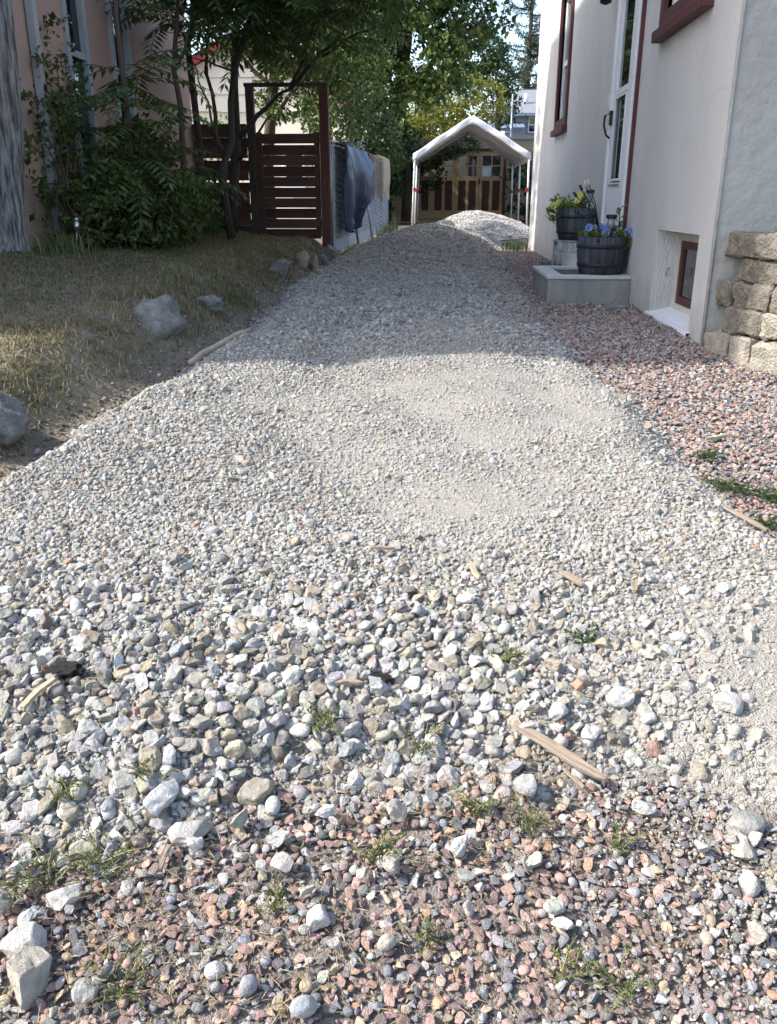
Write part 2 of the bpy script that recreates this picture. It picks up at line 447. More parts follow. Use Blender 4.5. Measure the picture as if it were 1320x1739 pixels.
def rock_mesh(name, seed, material, **k):
    smooth = k.pop('shade', True)
    V, F = rock_shape(seed, **k)
    me = bpy.data.meshes.new(name)
    me.from_pydata(V.tolist(), [], F.tolist())
    me.polygons.foreach_set('use_smooth', [smooth] * len(F))
    me.materials.append(material); me.update()
    return me
def proto_set(prefix, material, n_ang, n_round, sub, flat=False):
    out = []
    for i in range(n_ang):
        q = (1, random.uniform(.7, .95), random.uniform(.55, .85)) if not flat else (1, random.uniform(.6, .9), random.uniform(.32, .55))
        out.append(rock_mesh(prefix, 100 + i * 7 + sub, material, sub=sub, planes=random.randint(7, 11), depth=(.38, .78), squash=q, rough=.11 if not flat else .04, shade=False))
    for i in range(n_round):
        out.append(rock_mesh(prefix, 900 + i * 5 + sub, material, sub=sub, planes=5, depth=(.8, .97), squash=(1, random.uniform(.7, .95), random.uniform(.5, .8)), rough=.03))
    return out
GRAY = proto_set('crushed_stone', M['gray'], 16, 2, 3)
GRAY_LOW = proto_set('crushed_stone_small', M['gray'], 9, 1, 2)
RED = proto_set('red_stone', M['redstone'], 14, 2, 3, True)
RED_LOW = proto_set('red_stone_small', M['redstone'], 8, 1, 2, True)

def proto_collection(name, meshes):
    c = bpy.data.collections.new(name)
    for i, me in enumerate(meshes):
        c.objects.link(bpy.data.objects.new('%s_%02d' % (name, i), me))
    return c
COL = {'gray': proto_collection('gray_proto', GRAY), 'gray_low': proto_collection('gray_low_proto', GRAY_LOW),
       'red': proto_collection('red_proto', RED), 'red_low': proto_collection('red_low_proto', RED_LOW)}
NUM = {'gray': len(GRAY), 'gray_low': len(GRAY_LOW), 'red': len(RED), 'red_low': len(RED_LOW)}

def scatter(name, S, coll, host_mat, parent):
    """S: dict pos, rot, scl, col, idx -> one object that holds every stone"""
    n = len(S['pos'])
    me = bpy.data.meshes.new(name)
    me.vertices.add(n); me.vertices.foreach_set('co', S['pos'].astype(np.float32).ravel())
    for key, typ, arr in (('rot', 'FLOAT_VECTOR', S['rot']), ('scl', 'FLOAT_VECTOR', S['scl'])):
        a = me.attributes.new(key, typ, 'POINT'); a.data.foreach_set('vector', arr.astype(np.float32).ravel())
    a = me.attributes.new('col', 'FLOAT_COLOR', 'POINT'); a.data.foreach_set('color', S['col'].astype(np.float32).ravel())
    a = me.attributes.new('idx', 'INT', 'POINT'); a.data.foreach_set('value', S['idx'].astype(np.int32))
    me.materials.append(host_mat)
    o = link(bpy.data.objects.new(name, me), parent)
    g = bpy.data.node_groups.new(name, 'GeometryNodeTree')
    g.interface.new_socket('Geometry', in_out='INPUT', socket_type='NodeSocketGeometry')
    g.interface.new_socket('Geometry', in_out='OUTPUT', socket_type='NodeSocketGeometry')
    N = g.nodes; L = g.links
    gi = N.new('NodeGroupInput'); go = N.new('NodeGroupOutput')
    ip = N.new('GeometryNodeInstanceOnPoints'); ip.inputs['Pick Instance'].default_value = True
    ci = N.new('GeometryNodeCollectionInfo'); ci.inputs['Collection'].default_value = coll
    ci.inputs['Separate Children'].default_value = True; ci.inputs['Reset Children'].default_value = True
    def attr(nm, t):
        q = N.new('GeometryNodeInputNamedAttribute'); q.data_type = t; q.inputs['Name'].default_value = nm
        return q.outputs['Attribute']
    er = N.new('FunctionNodeEulerToRotation')
    L.new(attr('rot', 'FLOAT_VECTOR'), er.inputs[0])
    L.new(gi.outputs[0], ip.inputs['Points']); L.new(ci.outputs[0], ip.inputs['Instance'])
    L.new(attr('idx', 'INT'), ip.inputs['Instance Index']); L.new(er.outputs[0], ip.inputs['Rotation'])
    L.new(attr('scl', 'FLOAT_VECTOR'), ip.inputs['Scale']); L.new(ip.outputs[0], go.inputs[0])
    md = o.modifiers.new('stones', 'NODES'); md.node_group = g
    o['kind'] = 'stuff'
    return o

def fine_patch(x, y):     # where wheels have crushed and spread the dust
    w1 = .25 * wob(x, y, 1.7, 1)
    far = np.clip(.75 * wob(x * 1.0, y * .45, 1.5, 1) + .12, 0, .9) * (y > 5)
    return np.clip(far + (.92 + .35 * wob(x, y, 3.1, 1)) * np.exp(-(((x - .18) / .95) ** 2 + ((y - 3.95) / .85) ** 2)) + w1 * (y < 6) * (y > 2.7) * .8 + 1.1 * np.exp(-(((x - 1.0) / .42) ** 2 + ((y - 1.98) / .46) ** 2)) + .8 * np.exp(-(((x - .15) / .35) ** 2 + ((y - 2.9) / .35) ** 2)), 0, 1)
def pick_cols(n, pal):
    """pal: list of (weight, rgb, spread)"""
    wts = np.array([p[0] for p in pal]); wts = wts / wts.sum()
    k = rng.choice(len(pal), n, p=wts)
    c = np.array([p[1] for p in pal])[k]
    sp = np.array([p[2] for p in pal])[k]
    c = c * np.exp(rng.normal(0, 1, n) * sp)[:, None] * np.exp(rng.normal(0, .03, (n, 3)))
    return np.concatenate([np.clip(c, .004, .85), np.ones((n, 1))], 1)
PAL_GRAY = [(5.5, (.425, .415, .385), .16), (2.2, (.56, .555, .53), .10), (3.2, (.39, .36, .305), .17), (2.2, (.29, .245, .18), .18), (1.0, (.38, .39, .40), .14), (1.2, (.18, .178, .172), .25), (.15, (.42, .21, .14), .15), (.7, (.47, .39, .28), .12)]
PAL_RED = [(4, (.38, .26, .225), .2), (2.8, (.48, .325, .27), .15), (2.2, (.27, .205, .20), .2), (3.0, (.245, .25, .26), .22), (2.2, (.37, .37, .37), .18), (1.5, (.48, .39, .28), .15), (.9, (.50, .31, .20), .12), (1.3, (.54, .53, .50), .15), (.9, (.15, .145, .15), .2)]

def dart(n, region, rfun, sep=.8):
    """random points in a box kept apart by their own radius; returns x, y, r"""
    x0, x1, y0, y1 = region
    out = []; cell = {}
    cs = .06
    X = rng.uniform(x0, x1, n); Y = rng.uniform(y0, y1, n)
    Rr = rfun(X, Y)
    order = np.argsort(-Rr)
    for i in order:
        x, y, r = X[i], Y[i], Rr[i]
        if r <= 0: continue
        gx, gy = int(x // cs), int(y // cs); ok = True
        for a in range(gx - 2, gx + 3):
            for b in range(gy - 2, gy + 3):
                for (px, py, pr) in cell.get((a, b), ()):
                    if (px - x) ** 2 + (py - y) ** 2 < (sep * (pr + r)) ** 2: ok = False; break
                if not ok: break
            if not ok: break
        if ok:
            cell.setdefault((gx, gy), []).append((x, y, r)); out.append((x, y, r))
    return np.array(out)

def stones(x, y, r, zf, pal, nvar, sink=.25, tilt=.5):
    n = len(x)
    z = zf(x, y)
    cols = pick_cols(n, pal)
    if pal is PAL_GRAY:      # stones lying in the fines are coated with tan dust and pressed in
        fp = fine_patch(x, y); dk = (.65 * fp)[:, None]
        cols[:, :3] = cols[:, :3] * (1 - dk) + np.array([.43, .405, .36]) * dk
        z = z - .5 * r * fp
    scl = r[:, None] * rng.uniform(.85, 1.15, (n, 3))
    rot = np.stack([rng.normal(0, tilt, n), rng.normal(0, tilt, n), rng.uniform(0, 6.283, n)], 1)
    pos = np.stack([x, y, z + r * (sink + rng.uniform(-.1, .15, n))], 1)
    return dict(pos=pos, rot=rot, scl=scl, col=cols, idx=rng.integers(0, nvar, n))
def cat(*S):
    return {k: np.concatenate([s[k] for s in S]) for k in S[0]}
def split_largest(S, n, cond=None):
    """the n stones that show largest from the drive's end, and the rest"""
    d = np.linalg.norm(S['pos'] - np.array([0, 0, .8]), axis=1)
    p = S['pos']
    w_ = S['scl'].mean(1) / d
    vis = (np.abs(p[:, 0] + .055 * p[:, 1]) < .43 * (p[:, 1] + .75)) & (p[:, 1] > 1.15)
    w_ = np.where(vis, w_, 0)
    k = np.argsort(-w_)
    a, b = k[:n], k[n:]
    return {q: S[q][a] for q in S}, {q: S[q][b] for q in S}
def as_objects(S, meshes, name, parent):
    for i in range(len(S['pos'])):
        o = bpy.data.objects.new(name, meshes[int(S['idx'][i])])
        o.location = S['pos'][i]; o.rotation_euler = S['rot'][i]; o.scale = S['scl'][i]
        o['col'] = [float(v) for v in S['col'][i]]
        C.objects.link(o); o.parent = parent

def near(y):      # coarse stones have rolled down to the toe of the spread gravel
    return np.exp(-((y - 1.75) / .55) ** 2)
# grey driveway stones
def r_big(x, y):
    n_ = len(x); s = edge_dist(x, y); q = rng.random(n_)
    fine = fine_patch(x, y)
    m = near(y) * (1 - .7 * sstep((x - .25) / .7))
    r = .0085 + .014 * m * q ** 1.2 + .005 * rng.random(n_) ** 1.5 + .014 * (rng.random(n_) < .08 * m + .03) * rng.random(n_)
    # fine patches where wheels have crushed it
    r = r + .006 * np.exp(-(s / .22) ** 2) * rng.random(n_) * (y > 2.8)
    drop = rng.random(n_) < .95 * fine + .08
    r = np.where(drop, 0, r)
    return np.where((s > -.03 - .08 * rng.random(n_) ** 2), r, 0)
D1 = dart(26000, (-2.2, 1.4, 1.3, 5.2), r_big, .62)
def r_far(x, y):
    return np.where(edge_dist(x, y) > -.05, .012 + .012 * rng.random(len(x)) ** 1.6, 0)
big = stones(D1[:, 0], D1[:, 1], D1[:, 2], gray_z, PAL_GRAY, NUM['gray'], .38)
# stray lumps rolled out on to the red stones
n = 130
sx = rng.uniform(-1.25, 1.2, n); sy = np.interp(sx, TX, TY) - .02 - rng.exponential(.16, n)
sr = .008 + .02 * rng.random(n) ** 2
stray = stones(sx, sy, sr, lambda x, y: base(x, y) + .012, PAL_GRAY[:3] + PAL_GRAY[4:5], NUM['gray'], .4)
def r_chunk(x, y):
    n_ = len(x); s = edge_dist(x, y)
    dens = (1 - fine_patch(x, y)) * np.exp(-((y - 1.72) / .36) ** 2) * (1 - .85 * sstep((x + .25) / .6)) + .22 * np.exp(-((y - 2.0) / .4) ** 2)
    return np.where((s > -.05) & (rng.random(n_) < dens), .015 + .014 * rng.random(n_) ** 1.6, 0)
D3 = dart(5200, (-1.5, 1.0, 1.3, 2.8), r_chunk, .74)
chunk = stones(D3[:, 0], D3[:, 1], D3[:, 2], gray_z, PAL_GRAY, NUM['gray'], .5)
chunk['col'][:, :3] *= .88
big = cat(big, stray, chunk)
top, rest = split_largest(big, 300)
as_objects(top, GRAY, 'stone', drive)
def region_pts(n, x0, x1, y0, y1, ok):
    x = rng.uniform(x0, x1, n); y = rng.uniform(y0, y1, n); k = ok(x, y)
    return x[k], y[k]
inside = lambda x, y: edge_dist(x, y) > -.04 - .05 * rng.random(len(x))
parts_ = [rest]
S_low = []
for (n, y0, y1, ra, rb, sk) in ((40000, 1.3, 2.8, .0055, .013, .4), (52000, 2.6, 5.2, .0055, .011, .35), (34000, 5.0, 9.0, .008, .016, .4), (9000, 5.0, 9.5, .013, .024, .45),
                            (30000, 9.0, 18.6, .012, .022, .4), (5000, 9.0, 18.6, .018, .032, .45), (110000, 1.3, 4.6, .0028, .0058, .4)):
    x, y = region_pts(n, -2.3, 1.5, y0, y1, inside)
    if rb > .006:
        k = rng.random(len(x)) > .80 * fine_patch(x, y); x, y = x[k], y[k]
    r = ra + (rb - ra) * rng.random(len(x)) ** 1.7
    S_low.append(stones(x, y, r, gray_z, PAL_GRAY, NUM['gray_low'], sk))
# pile
x, y = region_pts(16000, PX - 1.5, PX + 1.5, PY - 2.1, PY + 2.1, lambda x, y: ((x - PX) / 1.32) ** 2 + ((y - PY) / 1.9) ** 2 < 1.03)
scatter('loose_stones', stones(x, y, rng.uniform(.012, .028, len(x)), pile_z, [(6, (.58, .56, .53), .12), (1.5, (.42, .40, .37), .15), (2, (.70, .69, .67), .06)], NUM['gray_low'], .35), COL['gray_low'], M['gray'], pile)
scatter('loose_stones', rest, COL['gray'], M['gray'], drive)
scatter('fine_gravel', cat(*S_low), COL['gray_low'], M['gray'], drive)
# red stones
xd, yd = region_pts(16000, .1, 1.3, 1.0, 2.2, lambda x, y: (edge_dist(x, y) < .05) & (rng.random(len(x)) < sstep((x - .2) / .7) * sstep((y - .95) / .5)))
scatter('fine_gravel', stones(xd, yd, .0025 + .004 * rng.random(len(xd)), lambda x, y: base(x, y) + .002, PAL_GRAY, NUM['gray_low'], .4), COL['gray_low'], M['gray'], red_bed)
red_z = lambda x, y: base(x, y) + wob(x, y, 1.8, .008) - .008
def r_red(x, y):
    g_ = edge_dist(x, y)
    bare = (wob(x, y, 2.3, 1) > .72) & (rng.random(len(x)) < .3)
    return np.where((g_ < .05) & ~bare, .0070 + .0085 * rng.random(len(x)) ** 1.3, 0)
D2 = dart(24000, (-1.5, 1.5, .75, 2.5), r_red, .60)
redbig = stones(D2[:, 0], D2[:, 1], D2[:, 2], red_z, PAL_RED, NUM['red'], .4, .35)
gx_ = sstep((redbig['pos'][:, 0] - .1) / .8) * sstep((redbig['pos'][:, 1] - .9) / .4)
gk = rng.random(len(gx_)) < .55 * gx_          # greyer towards the dusty right side
redbig['col'][gk] = pick_cols(int(gk.sum()), [(3, (.24, .24, .245), .22), (3, (.36, .36, .355), .16), (1.5, (.30, .26, .24), .18), (1, (.5, .49, .47), .12)])
rtop, rrest = split_largest(redbig, 300)
as_objects(rtop, RED, 'stone', red_bed)
scatter('loose_stones', rrest, COL['red'], M['redstone'], red_bed)
R_low = []
x, y = region_pts(22000, -1.5, 1.5, .75, 2.6, lambda x, y: edge_dist(x, y) < .1)
R_low.append(stones(x, y, .003 + .005 * rng.random(len(x)), red_z, PAL_RED, NUM['red_low'], .3))
x, y = region_pts(30000, .6, 2.3, 2.3, 6.5, lambda x, y: edge_dist(x, y) < .1)
R_low.append(stones(x, y, .0075 + .0075 * rng.random(len(x)), red_z, PAL_RED, NUM['red_low'], .4, .4))
x, y = region_pts(14000, .6, 1.7, 6.3, 16.4, lambda x, y: edge_dist(x, y) < .1)
R_low.append(stones(x, y, .009 + .009 * rng.random(len(x)), red_z, PAL_RED, NUM['red_low'], .4, .4))
x, y = region_pts(2500, -2.6, -1.3, 1.0, 3.3, lambda x, y: edge_dist(x, y) < .05)
R_low.append(stones(x, y, .008 + .008 * rng.random(len(x)), red_z, PAL_RED, NUM['red_low'], .4, .4))
scatter('fine_gravel', cat(*R_low), COL['red_low'], M['redstone'], red_bed)
# clods and pebbles on the bare bank
yb = rng.uniform(2.4, 13, 9000); xb = np.interp(yb, LY, LX) + .1 - rng.exponential(.16, 9000)
scatter('clods', stones(xb, yb, .004 + .012 * rng.random(9000) ** 3, lawn_z, [(5, (.16, .125, .09), .25), (2, (.26, .22, .17), .2), (1.2, (.45, .43, .39), .15)], NUM['gray_low'], .3), COL['gray_low'], M['gray'], lawn)

# ---------------------------------------------------------------- walls with openings
def wall_sheet(mb, axis, p, a0, a1, z0, z1, holes, depth, flip=1):
    """a wall face at axis==p ('x' or 'y'), openings (a0,a1,z0,z1), reveals of the given depth (towards +axis if depth>0)"""
    A = sorted({a0, a1, *[h[0] for h in holes], *[h[1] for h in holes]})
    Z = sorted({z0, z1, *[h[2] for h in holes], *[h[3] for h in holes]})
    P = (lambda a, z, q=0: (p + q, a, z)) if axis == 'x' else (lambda a, z, q=0: (a, p + q, z))
    for i in range(len(A) - 1):
        for j in range(len(Z) - 1):
            ca, cz = (A[i] + A[i + 1]) / 2, (Z[j] + Z[j + 1]) / 2
            if any(h[0] < ca < h[1] and h[2] < cz < h[3] for h in holes): continue
            mb.add([P(A[i], Z[j]), P(A[i + 1], Z[j]), P(A[i + 1], Z[j + 1]), P(A[i], Z[j + 1])], [(0, 1, 2, 3)])
    for h in holes:
        c = [(h[0], h[2]), (h[1], h[2]), (h[1], h[3]), (h[0], h[3])]
        for k in range(4):
            u, v = c[k], c[(k + 1) % 4]
            mb.add([P(*u), P(*v), P(*v, depth), P(*u, depth)], [(0, 1, 2, 3)])

def ring(mb, axis, p0, p1, a0, a1, z0, z1, wd):
    """a rectangular frame of bars between p0 and p1 on the axis"""
    def bx(b0, b1, c0, c1):
        if axis == 'x': mb.box(p0, p1, b0, b1, c0, c1)
        else: mb.box(b0, b1, p0, p1, c0, c1)
    bx(a0, a0 + wd, z0, z1); bx(a1 - wd, a1, z0, z1)
    bx(a0 + wd, a1 - wd, z0, z0 + wd); bx(a0 + wd, a1 - wd, z1 - wd, z1)

def boxA(mb, axis, p0, p1, a0, a1, z0, z1):
    if axis == 'x': mb.box(p0, p1, a0, a1, z0, z1)
    else: mb.box(a0, a1, p0, p1, z0, z1)
    return mb

# ---------------------------------------------------------------- white stucco house on the right
HX, HY0, HY1 = 1.60, 5.25, 15.8
house = thing('stucco_house', (HX, HY0, 0), 'white stucco house with oxblood window trim along the right of the driveway', 'house')
near_w = (5.95, 6.98, 1.955, 3.45)
far_w = (11.93, 12.83, 1.70, 3.28)
base_w = (5.56, 6.62, .015, .60)
door_o = (7.80, 8.64, .42, 2.62)
mb = MB()
wall_sheet(mb, 'x', HX, HY0, HY1, -.4, 5.4, [near_w, far_w, base_w, door_o], .30)
wall_sheet(mb, 'x', 9.0, HY0, HY1, -.4, 5.4, [], .1)
wall_sheet(mb, 'y', HY1, HX, 9.0, -.4, 5.4, [], .1)
mb.build('wall', M['stucco'], house)
mb = MB(); wall_sheet(mb, 'y', HY0, HX, 9.0, -.4, 5.4, [], .1)
mb.build('front_wall', M['stucco_rough'], house)
mb = MB(); mb.tube([(HX + .002, HY0 + .002, -.3), (HX, HY0, 1.0), (HX + .002, HY0 + .001, 2.2), (HX + .001, HY0, 5.3)], .011, 8)
mb.build('corner_bead', M['stucco_rough'], house)
mb = MB()
for s in (-1, 1):
    xm = (HX + 9) / 2
    xe = HX - .25 if s < 0 else 9.25
    mb.add([(xe, HY0 - .3, 5.3), (xe, HY1 + .3, 5.3), (xm, HY1 + .3, 7.2), (xm, HY0 - .3, 7.2), (xe, HY0 - .3, 5.45), (xe, HY1 + .3, 5.45), (xm, HY1 + .3, 7.35), (xm, HY0 - .3, 7.35)],
           [(0, 3, 2, 1), (4, 5, 6, 7), (0, 1, 5, 4), (1, 2, 6, 5), (2, 3, 7, 6), (3, 0, 4, 7)])
mb.build('roof', M['roof_dark'], house)
def house_window(o, lab):
    y0, y1, z0, z1 = o
    root = MB(); ring(root, 'x', HX - .032, HX + .03, y0 - .10, y1 + .10, z0 - .004, z1 + .10, .10)
    wn = root.build('window', M['red_trim'], house, .004); wn['label'] = lab
    MB().box(HX - .07, HX + .03, y0 - .13, y1 + .13, z0 - .08, z0 - .006).build('sill', M['red_trim'], wn, .006)
    fr = MB(); ring(fr, 'x', HX + .035, HX + .085, y0 + .001, y1 - .001, z0 + .001, z1 - .001, .05)
    boxA(fr, 'x', HX + .04, HX + .08, y0 + .05, y1 - .05, (z0 + z1) / 2 - .03, (z0 + z1) / 2 + .03)
    fr.build('sash', M['white_paint'], wn, .003)
    boxA(MB(), 'x', HX + .06, HX + .066, y0 + .048, y1 - .048, z0 + .048, (z0 + z1) / 2 - .028).build('pane', M['glass'], wn)
    boxA(MB(), 'x', HX + .06, HX + .066, y0 + .048, y1 - .048, (z0 + z1) / 2 + .028, z1 - .048).build('pane', M['glass'], wn)
house_window(near_w, 'window with thick oxblood sill nearest the house corner')
house_window(far_w, 'tall narrow window with oxblood trim at the far end of the wall')
# basement window in its recess
y0, y1, z0, z1 = base_w
fr = MB(); ring(fr, 'x', HX + .15, HX + .21, y0 + .001, y1 - .001, z0 + .001, z1 - .001, .07)
bw = fr.build('basement_window', M['cream_paint'], house, .004)
bw['label'] = 'small recessed basement window with a dark red sash'
sash = MB(); ring(sash, 'x', HX + .165, HX + .20, y0 + .072, y1 - .072, z0 + .072, z1 - .072, .055)
sash.build('sash', M['red_trim'], bw, .003)
boxA(MB(), 'x', HX + .182, HX + .188, y0 + .125, y1 - .125, z0 + .125, z1 - .125).build('pane', M['glass'], bw)
mb = MB(); mb.add([(HX - .025, y0 - .05, -.14), (HX - .025, y1 + .04, -.09), (HX - .025, y1 + .04, .012), (HX - .025, y0 - .05, .010),
                   (HX + .16, y0 + .004, .05), (HX + .16, y1 - .004, .05), (HX + .02, y1 + .04, .018), (HX + .02, y0 - .05, .018)],
                  [(0, 1, 2, 3), (3, 2, 6, 7), (7, 6, 5, 4)])
mb.build('sill', M['white_paint'], bw)
mb = MB(); mb.tube([(HX + .11, y1 - .03, .33), (HX + .09, y1 - .03, .33), (HX + .09, y1 - .03, .27)], .006, 6); mb.build('hook', M['galv'], bw)
# door
y0, y1, z0, z1 = door_o
fr = MB(); ring(fr, 'x', HX - .05, HX + .02, y0 - .06, y1 + .06, z0 - .02, z1 + .06, .085)
dr = fr.build('door', M['white_paint'], house, .004)
dr['label'] = 'white storm door with a tall glass panel in two lights'
slab = MB(); ring(slab, 'x', HX - .038, HX - .002, y0 + .027, y1 - .027, z0 + .066, z1 - .027, .15)
boxA(slab, 'x', HX - .037, HX - .004, y0 + .177, y1 - .177, z0 + .216, z0 + .53)
boxA(slab, 'x', HX - .037, HX - .004, y0 + .177, y1 - .177, 1.67, 1.72)
slab.build('leaf', M['white_paint'], dr, .004)
boxA(MB(), 'x', HX - .020, HX - .014, y0 + .175, y1 - .175, z0 + .528, 1.672).build('pane', M['glass'], dr)
boxA(MB(), 'x', HX - .020, HX - .014, y0 + .175, y1 - .175, 1.718, z1 - .175).build('pane', M['glass'], dr)
mb = MB(); ring(mb, 'x', HX - .046, HX - .036, y0 + .185, y1 - .185, z0 + .54, 1.66, .02); mb.build('glazing_bead', M['white_paint'], dr)
boxA(MB(), 'x', HX - .047, HX - .038, y0 + .20, y1 - .20, z0 + .50, z0 + .515).build('drip_strip', M['galv'], dr)
mb = MB(); mb.box(HX - .065, HX - .038, y1 - .10, y1 - .055, 1.44, 1.56)
mb.tube([(HX - .06, y1 - .08, 1.54), (HX - .105, y1 - .08, 1.52), (HX - .11, y1 - .08, 1.44), (HX - .085, y1 - .08, 1.36), (HX - .05, y1 - .08, 1.33)], .010, 8)
mb.build('handle', M['black'], dr)
boxA(MB(), 'x', HX - .03, HX + .01, y0 - .098, y0 - .062, z0 - .2, z1 + .1).build('trim_board', M['red_trim'], dr, .003)
MB().box(HX - .035, HX + .01, 8.80, 8.88, 1.60, 1.73).build('doorbell', M['white_plastic'], house, .008)
mb = MB(); mb.box(HX - .03, HX + .01, 8.86, 8.96, 2.52, 2.68); mb.lathe((HX - .12, 8.91, 2.46), [(0, 0), (.05, .02), (.075, .16), (.02, .22), (0, .23)], 12)
mb.tube([(HX - .02, 8.91, 2.6), (HX - .10, 8.91, 2.70), (HX - .12, 8.91, 2.68)], .01, 6)
mb.build('wall_lantern', M['black'], house)

# ---------------------------------------------------------------- concrete step box by the door
BX0, BX1, BY0, BY1, BZ = .92, 1.598, 7.33, 8.46, .215
t = thing('concrete_planter_box', (1.25, 7.9, 0), 'low grey concrete box of dark soil under the white door', 'planter box')
mb = MB(); mb.box(BX0, BX1, BY0, BY0 + .11, -.1, BZ - .03); mb.box(BX0, BX1, BY1 - .11, BY1, -.1, BZ - .03)
mb.box(BX0 + .001, BX0 + .12, BY0 + .11, BY1 - .11, -.1, BZ - .03); mb.box(BX1 - .10, BX1, BY0 + .11, BY1 - .11, -.1, BZ - .03)
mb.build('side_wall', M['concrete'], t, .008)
mb = MB(); mb.box(BX0 - .012, BX1, BY0 - .012, BY0 + .12, BZ - .03, BZ); mb.box(BX0 - .012, BX1, BY1 - .12, BY1 + .012, BZ - .03, BZ)
mb.box(BX0 - .012, BX0 + .13, BY0 + .12, BY1 - .12, BZ - .03, BZ); mb.box(BX1 - .10, BX1, BY0 + .12, BY1 - .12, BZ - .03, BZ)
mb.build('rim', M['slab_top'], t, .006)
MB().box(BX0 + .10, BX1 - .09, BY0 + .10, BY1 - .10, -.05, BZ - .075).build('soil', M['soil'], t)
o = MB().box(1.33, 1.50, 6.93, 7.06, -.01, .022).build('paver', M['boulder_dark'], None, .008)
tag(o, 'small flat dark slab lying on red gravel before the concrete box', 'slab')

# ---------------------------------------------------------------- leaves and plants helpers
def leaf_quads(P, D, N, L, W, fold=.25):
    """one folded pointed leaf (two triangles sharing the midrib) per row: P base, D direction, N normal"""
    D = D / (np.linalg.norm(D, axis=1, keepdims=True) + 1e-9)
    S = np.cross(D, N); S /= (np.linalg.norm(S, axis=1, keepdims=True) + 1e-9)
    U = np.cross(S, D)
    L = np.asarray(L)[:, None]; W = np.asarray(W)[:, None]
    mid = P + D * L * .42
    a = P; b = mid + S * W * .5 + U * W * fold; c = P + D * L; d = mid - S * W * .5 + U * W * fold
    V = np.stack([a, b, c, d], 1).reshape(-1, 3)
    k = np.arange(len(P)) * 4
    F = np.concatenate([np.stack([k, k + 1, k + 2], 1), np.stack([k, k + 2, k + 3], 1)])
    return V, F
def rand_dirs(n, g=rng):
    d = g.normal(size=(n, 3)); return d / np.linalg.norm(d, axis=1, keepdims=True)
def leaf_cloud(name, P, size, material, parent, droop=.3, aspect=.6, up=.6, g=rng):
    n = len(P)
    D = rand_dirs(n, g); D[:, 2] -= droop
    N = rand_dirs(n, g); N[:, 2] += up
    L = size * g.uniform(.45, 1.5, n)
    V, F = leaf_quads(P, D, N, L, L * aspect)
    return np_mesh(name, V, F, material, parent)
def clump_points(blobs, per_m2, sub_r, per_sub, g=rng, shell=.55):
    """blobs: (cx,cy,cz,rx,ry,rz). Leaves gather in small clumps spread through each blob, most near its skin"""
    out = []
    for (cx, cy, cz, rx, ry, rz) in blobs:
        area = 4 * math.pi * ((rx * ry) ** 1.6 / 3 + (rx * rz) ** 1.6 / 3 + (ry * rz) ** 1.6 / 3) ** (1 / 1.6)
        n = max(3, int(area * per_m2))
        d = rand_dirs(n, g)
        rad = (shell + (1.08 - shell) * g.random(n) ** .6)
        c = d * rad[:, None] * np.array([rx, ry, rz]) + np.array([cx, cy, cz])
        k = np.repeat(np.arange(n), per_sub)
        sr = sub_r * g.uniform(.6, 1.4, n)[k]
        out.append(c[k] + g.normal(size=(len(k), 3)) * (sr * .5)[:, None] * np.array([1, 1, .7]))
    return np.concatenate(out)
def limb(mb, a, b, r0, r1, n=6, wig=.12, sag=0, seg=7, g=random):
    a = Vector(a); b = Vector(b); pts = []; rad = []
    ln = (b - a).length
    for i in range(n + 1):
        u = i / n
        p = a.lerp(b, u)
        if 0 < i < n: p += Vector((g.uniform(-1, 1), g.uniform(-1, 1), g.uniform(-.6, .6))) * wig * ln / n
        p.z += sag * ln * 4 * u * (1 - u)
        pts.append(p); rad.append(r0 + (r1 - r0) * u)
    mb.tube(pts, rad, seg)
    return pts
def frond(out, base_p, d, length, npair, lw, droop, g=random):
    """compound leaf: drooping rachis with paired leaflets and a tip leaflet. out: dict of lists"""
    d = Vector(d).normalized(); p = Vector(base_p)
    side = d.cross(Vector((0, 0, 1)))
    if side.length < .05: side = Vector((1, 0, 0))
    side.normalize()
    step = length / (npair + 1); pts = [p.copy()]
    for i in range(npair + 1):
        d = (d + Vector((0, 0, -droop * (i + 1) / npair))).normalized()
        p = p + d * step; pts.append(p.copy())
        if i == 0: continue
        prof = math.sin(math.pi * (.18 + .78 * i / (npair + 1)))
        ll = lw * (.55 + .6 * prof)
        nup = side.cross(d).normalized()
        for s in (-1, 1):
            ld = (side * s * 1.0 + d * .45 + Vector((0, 0, -.35 - .2 * g.random()))).normalized()
            out['P'].append(p[:]); out['D'].append(ld[:]); out['N'].append((nup + Vector((g.uniform(-.25, .25), g.uniform(-.25, .25), 0)))[:])
            out['L'].append(ll * g.uniform(.85, 1.1)); out['W'].append(ll * .27)
    out['P'].append(p[:]); out['D'].append(d[:]); out['N'].append(side.cross(d)[:]); out['L'].append(lw * .8); out['W'].append(lw * .24)
    out['R'].append(pts)
def fd(): return dict(P=[], D=[], N=[], L=[], W=[], R=[])
def frond_mesh(name, o, material, parent):
    V, F = leaf_quads(np.array(o['P']), np.array(o['D']), np.array(o['N']), o['L'], o['W'], .12)
    return np_mesh(name, V, F, material, parent)

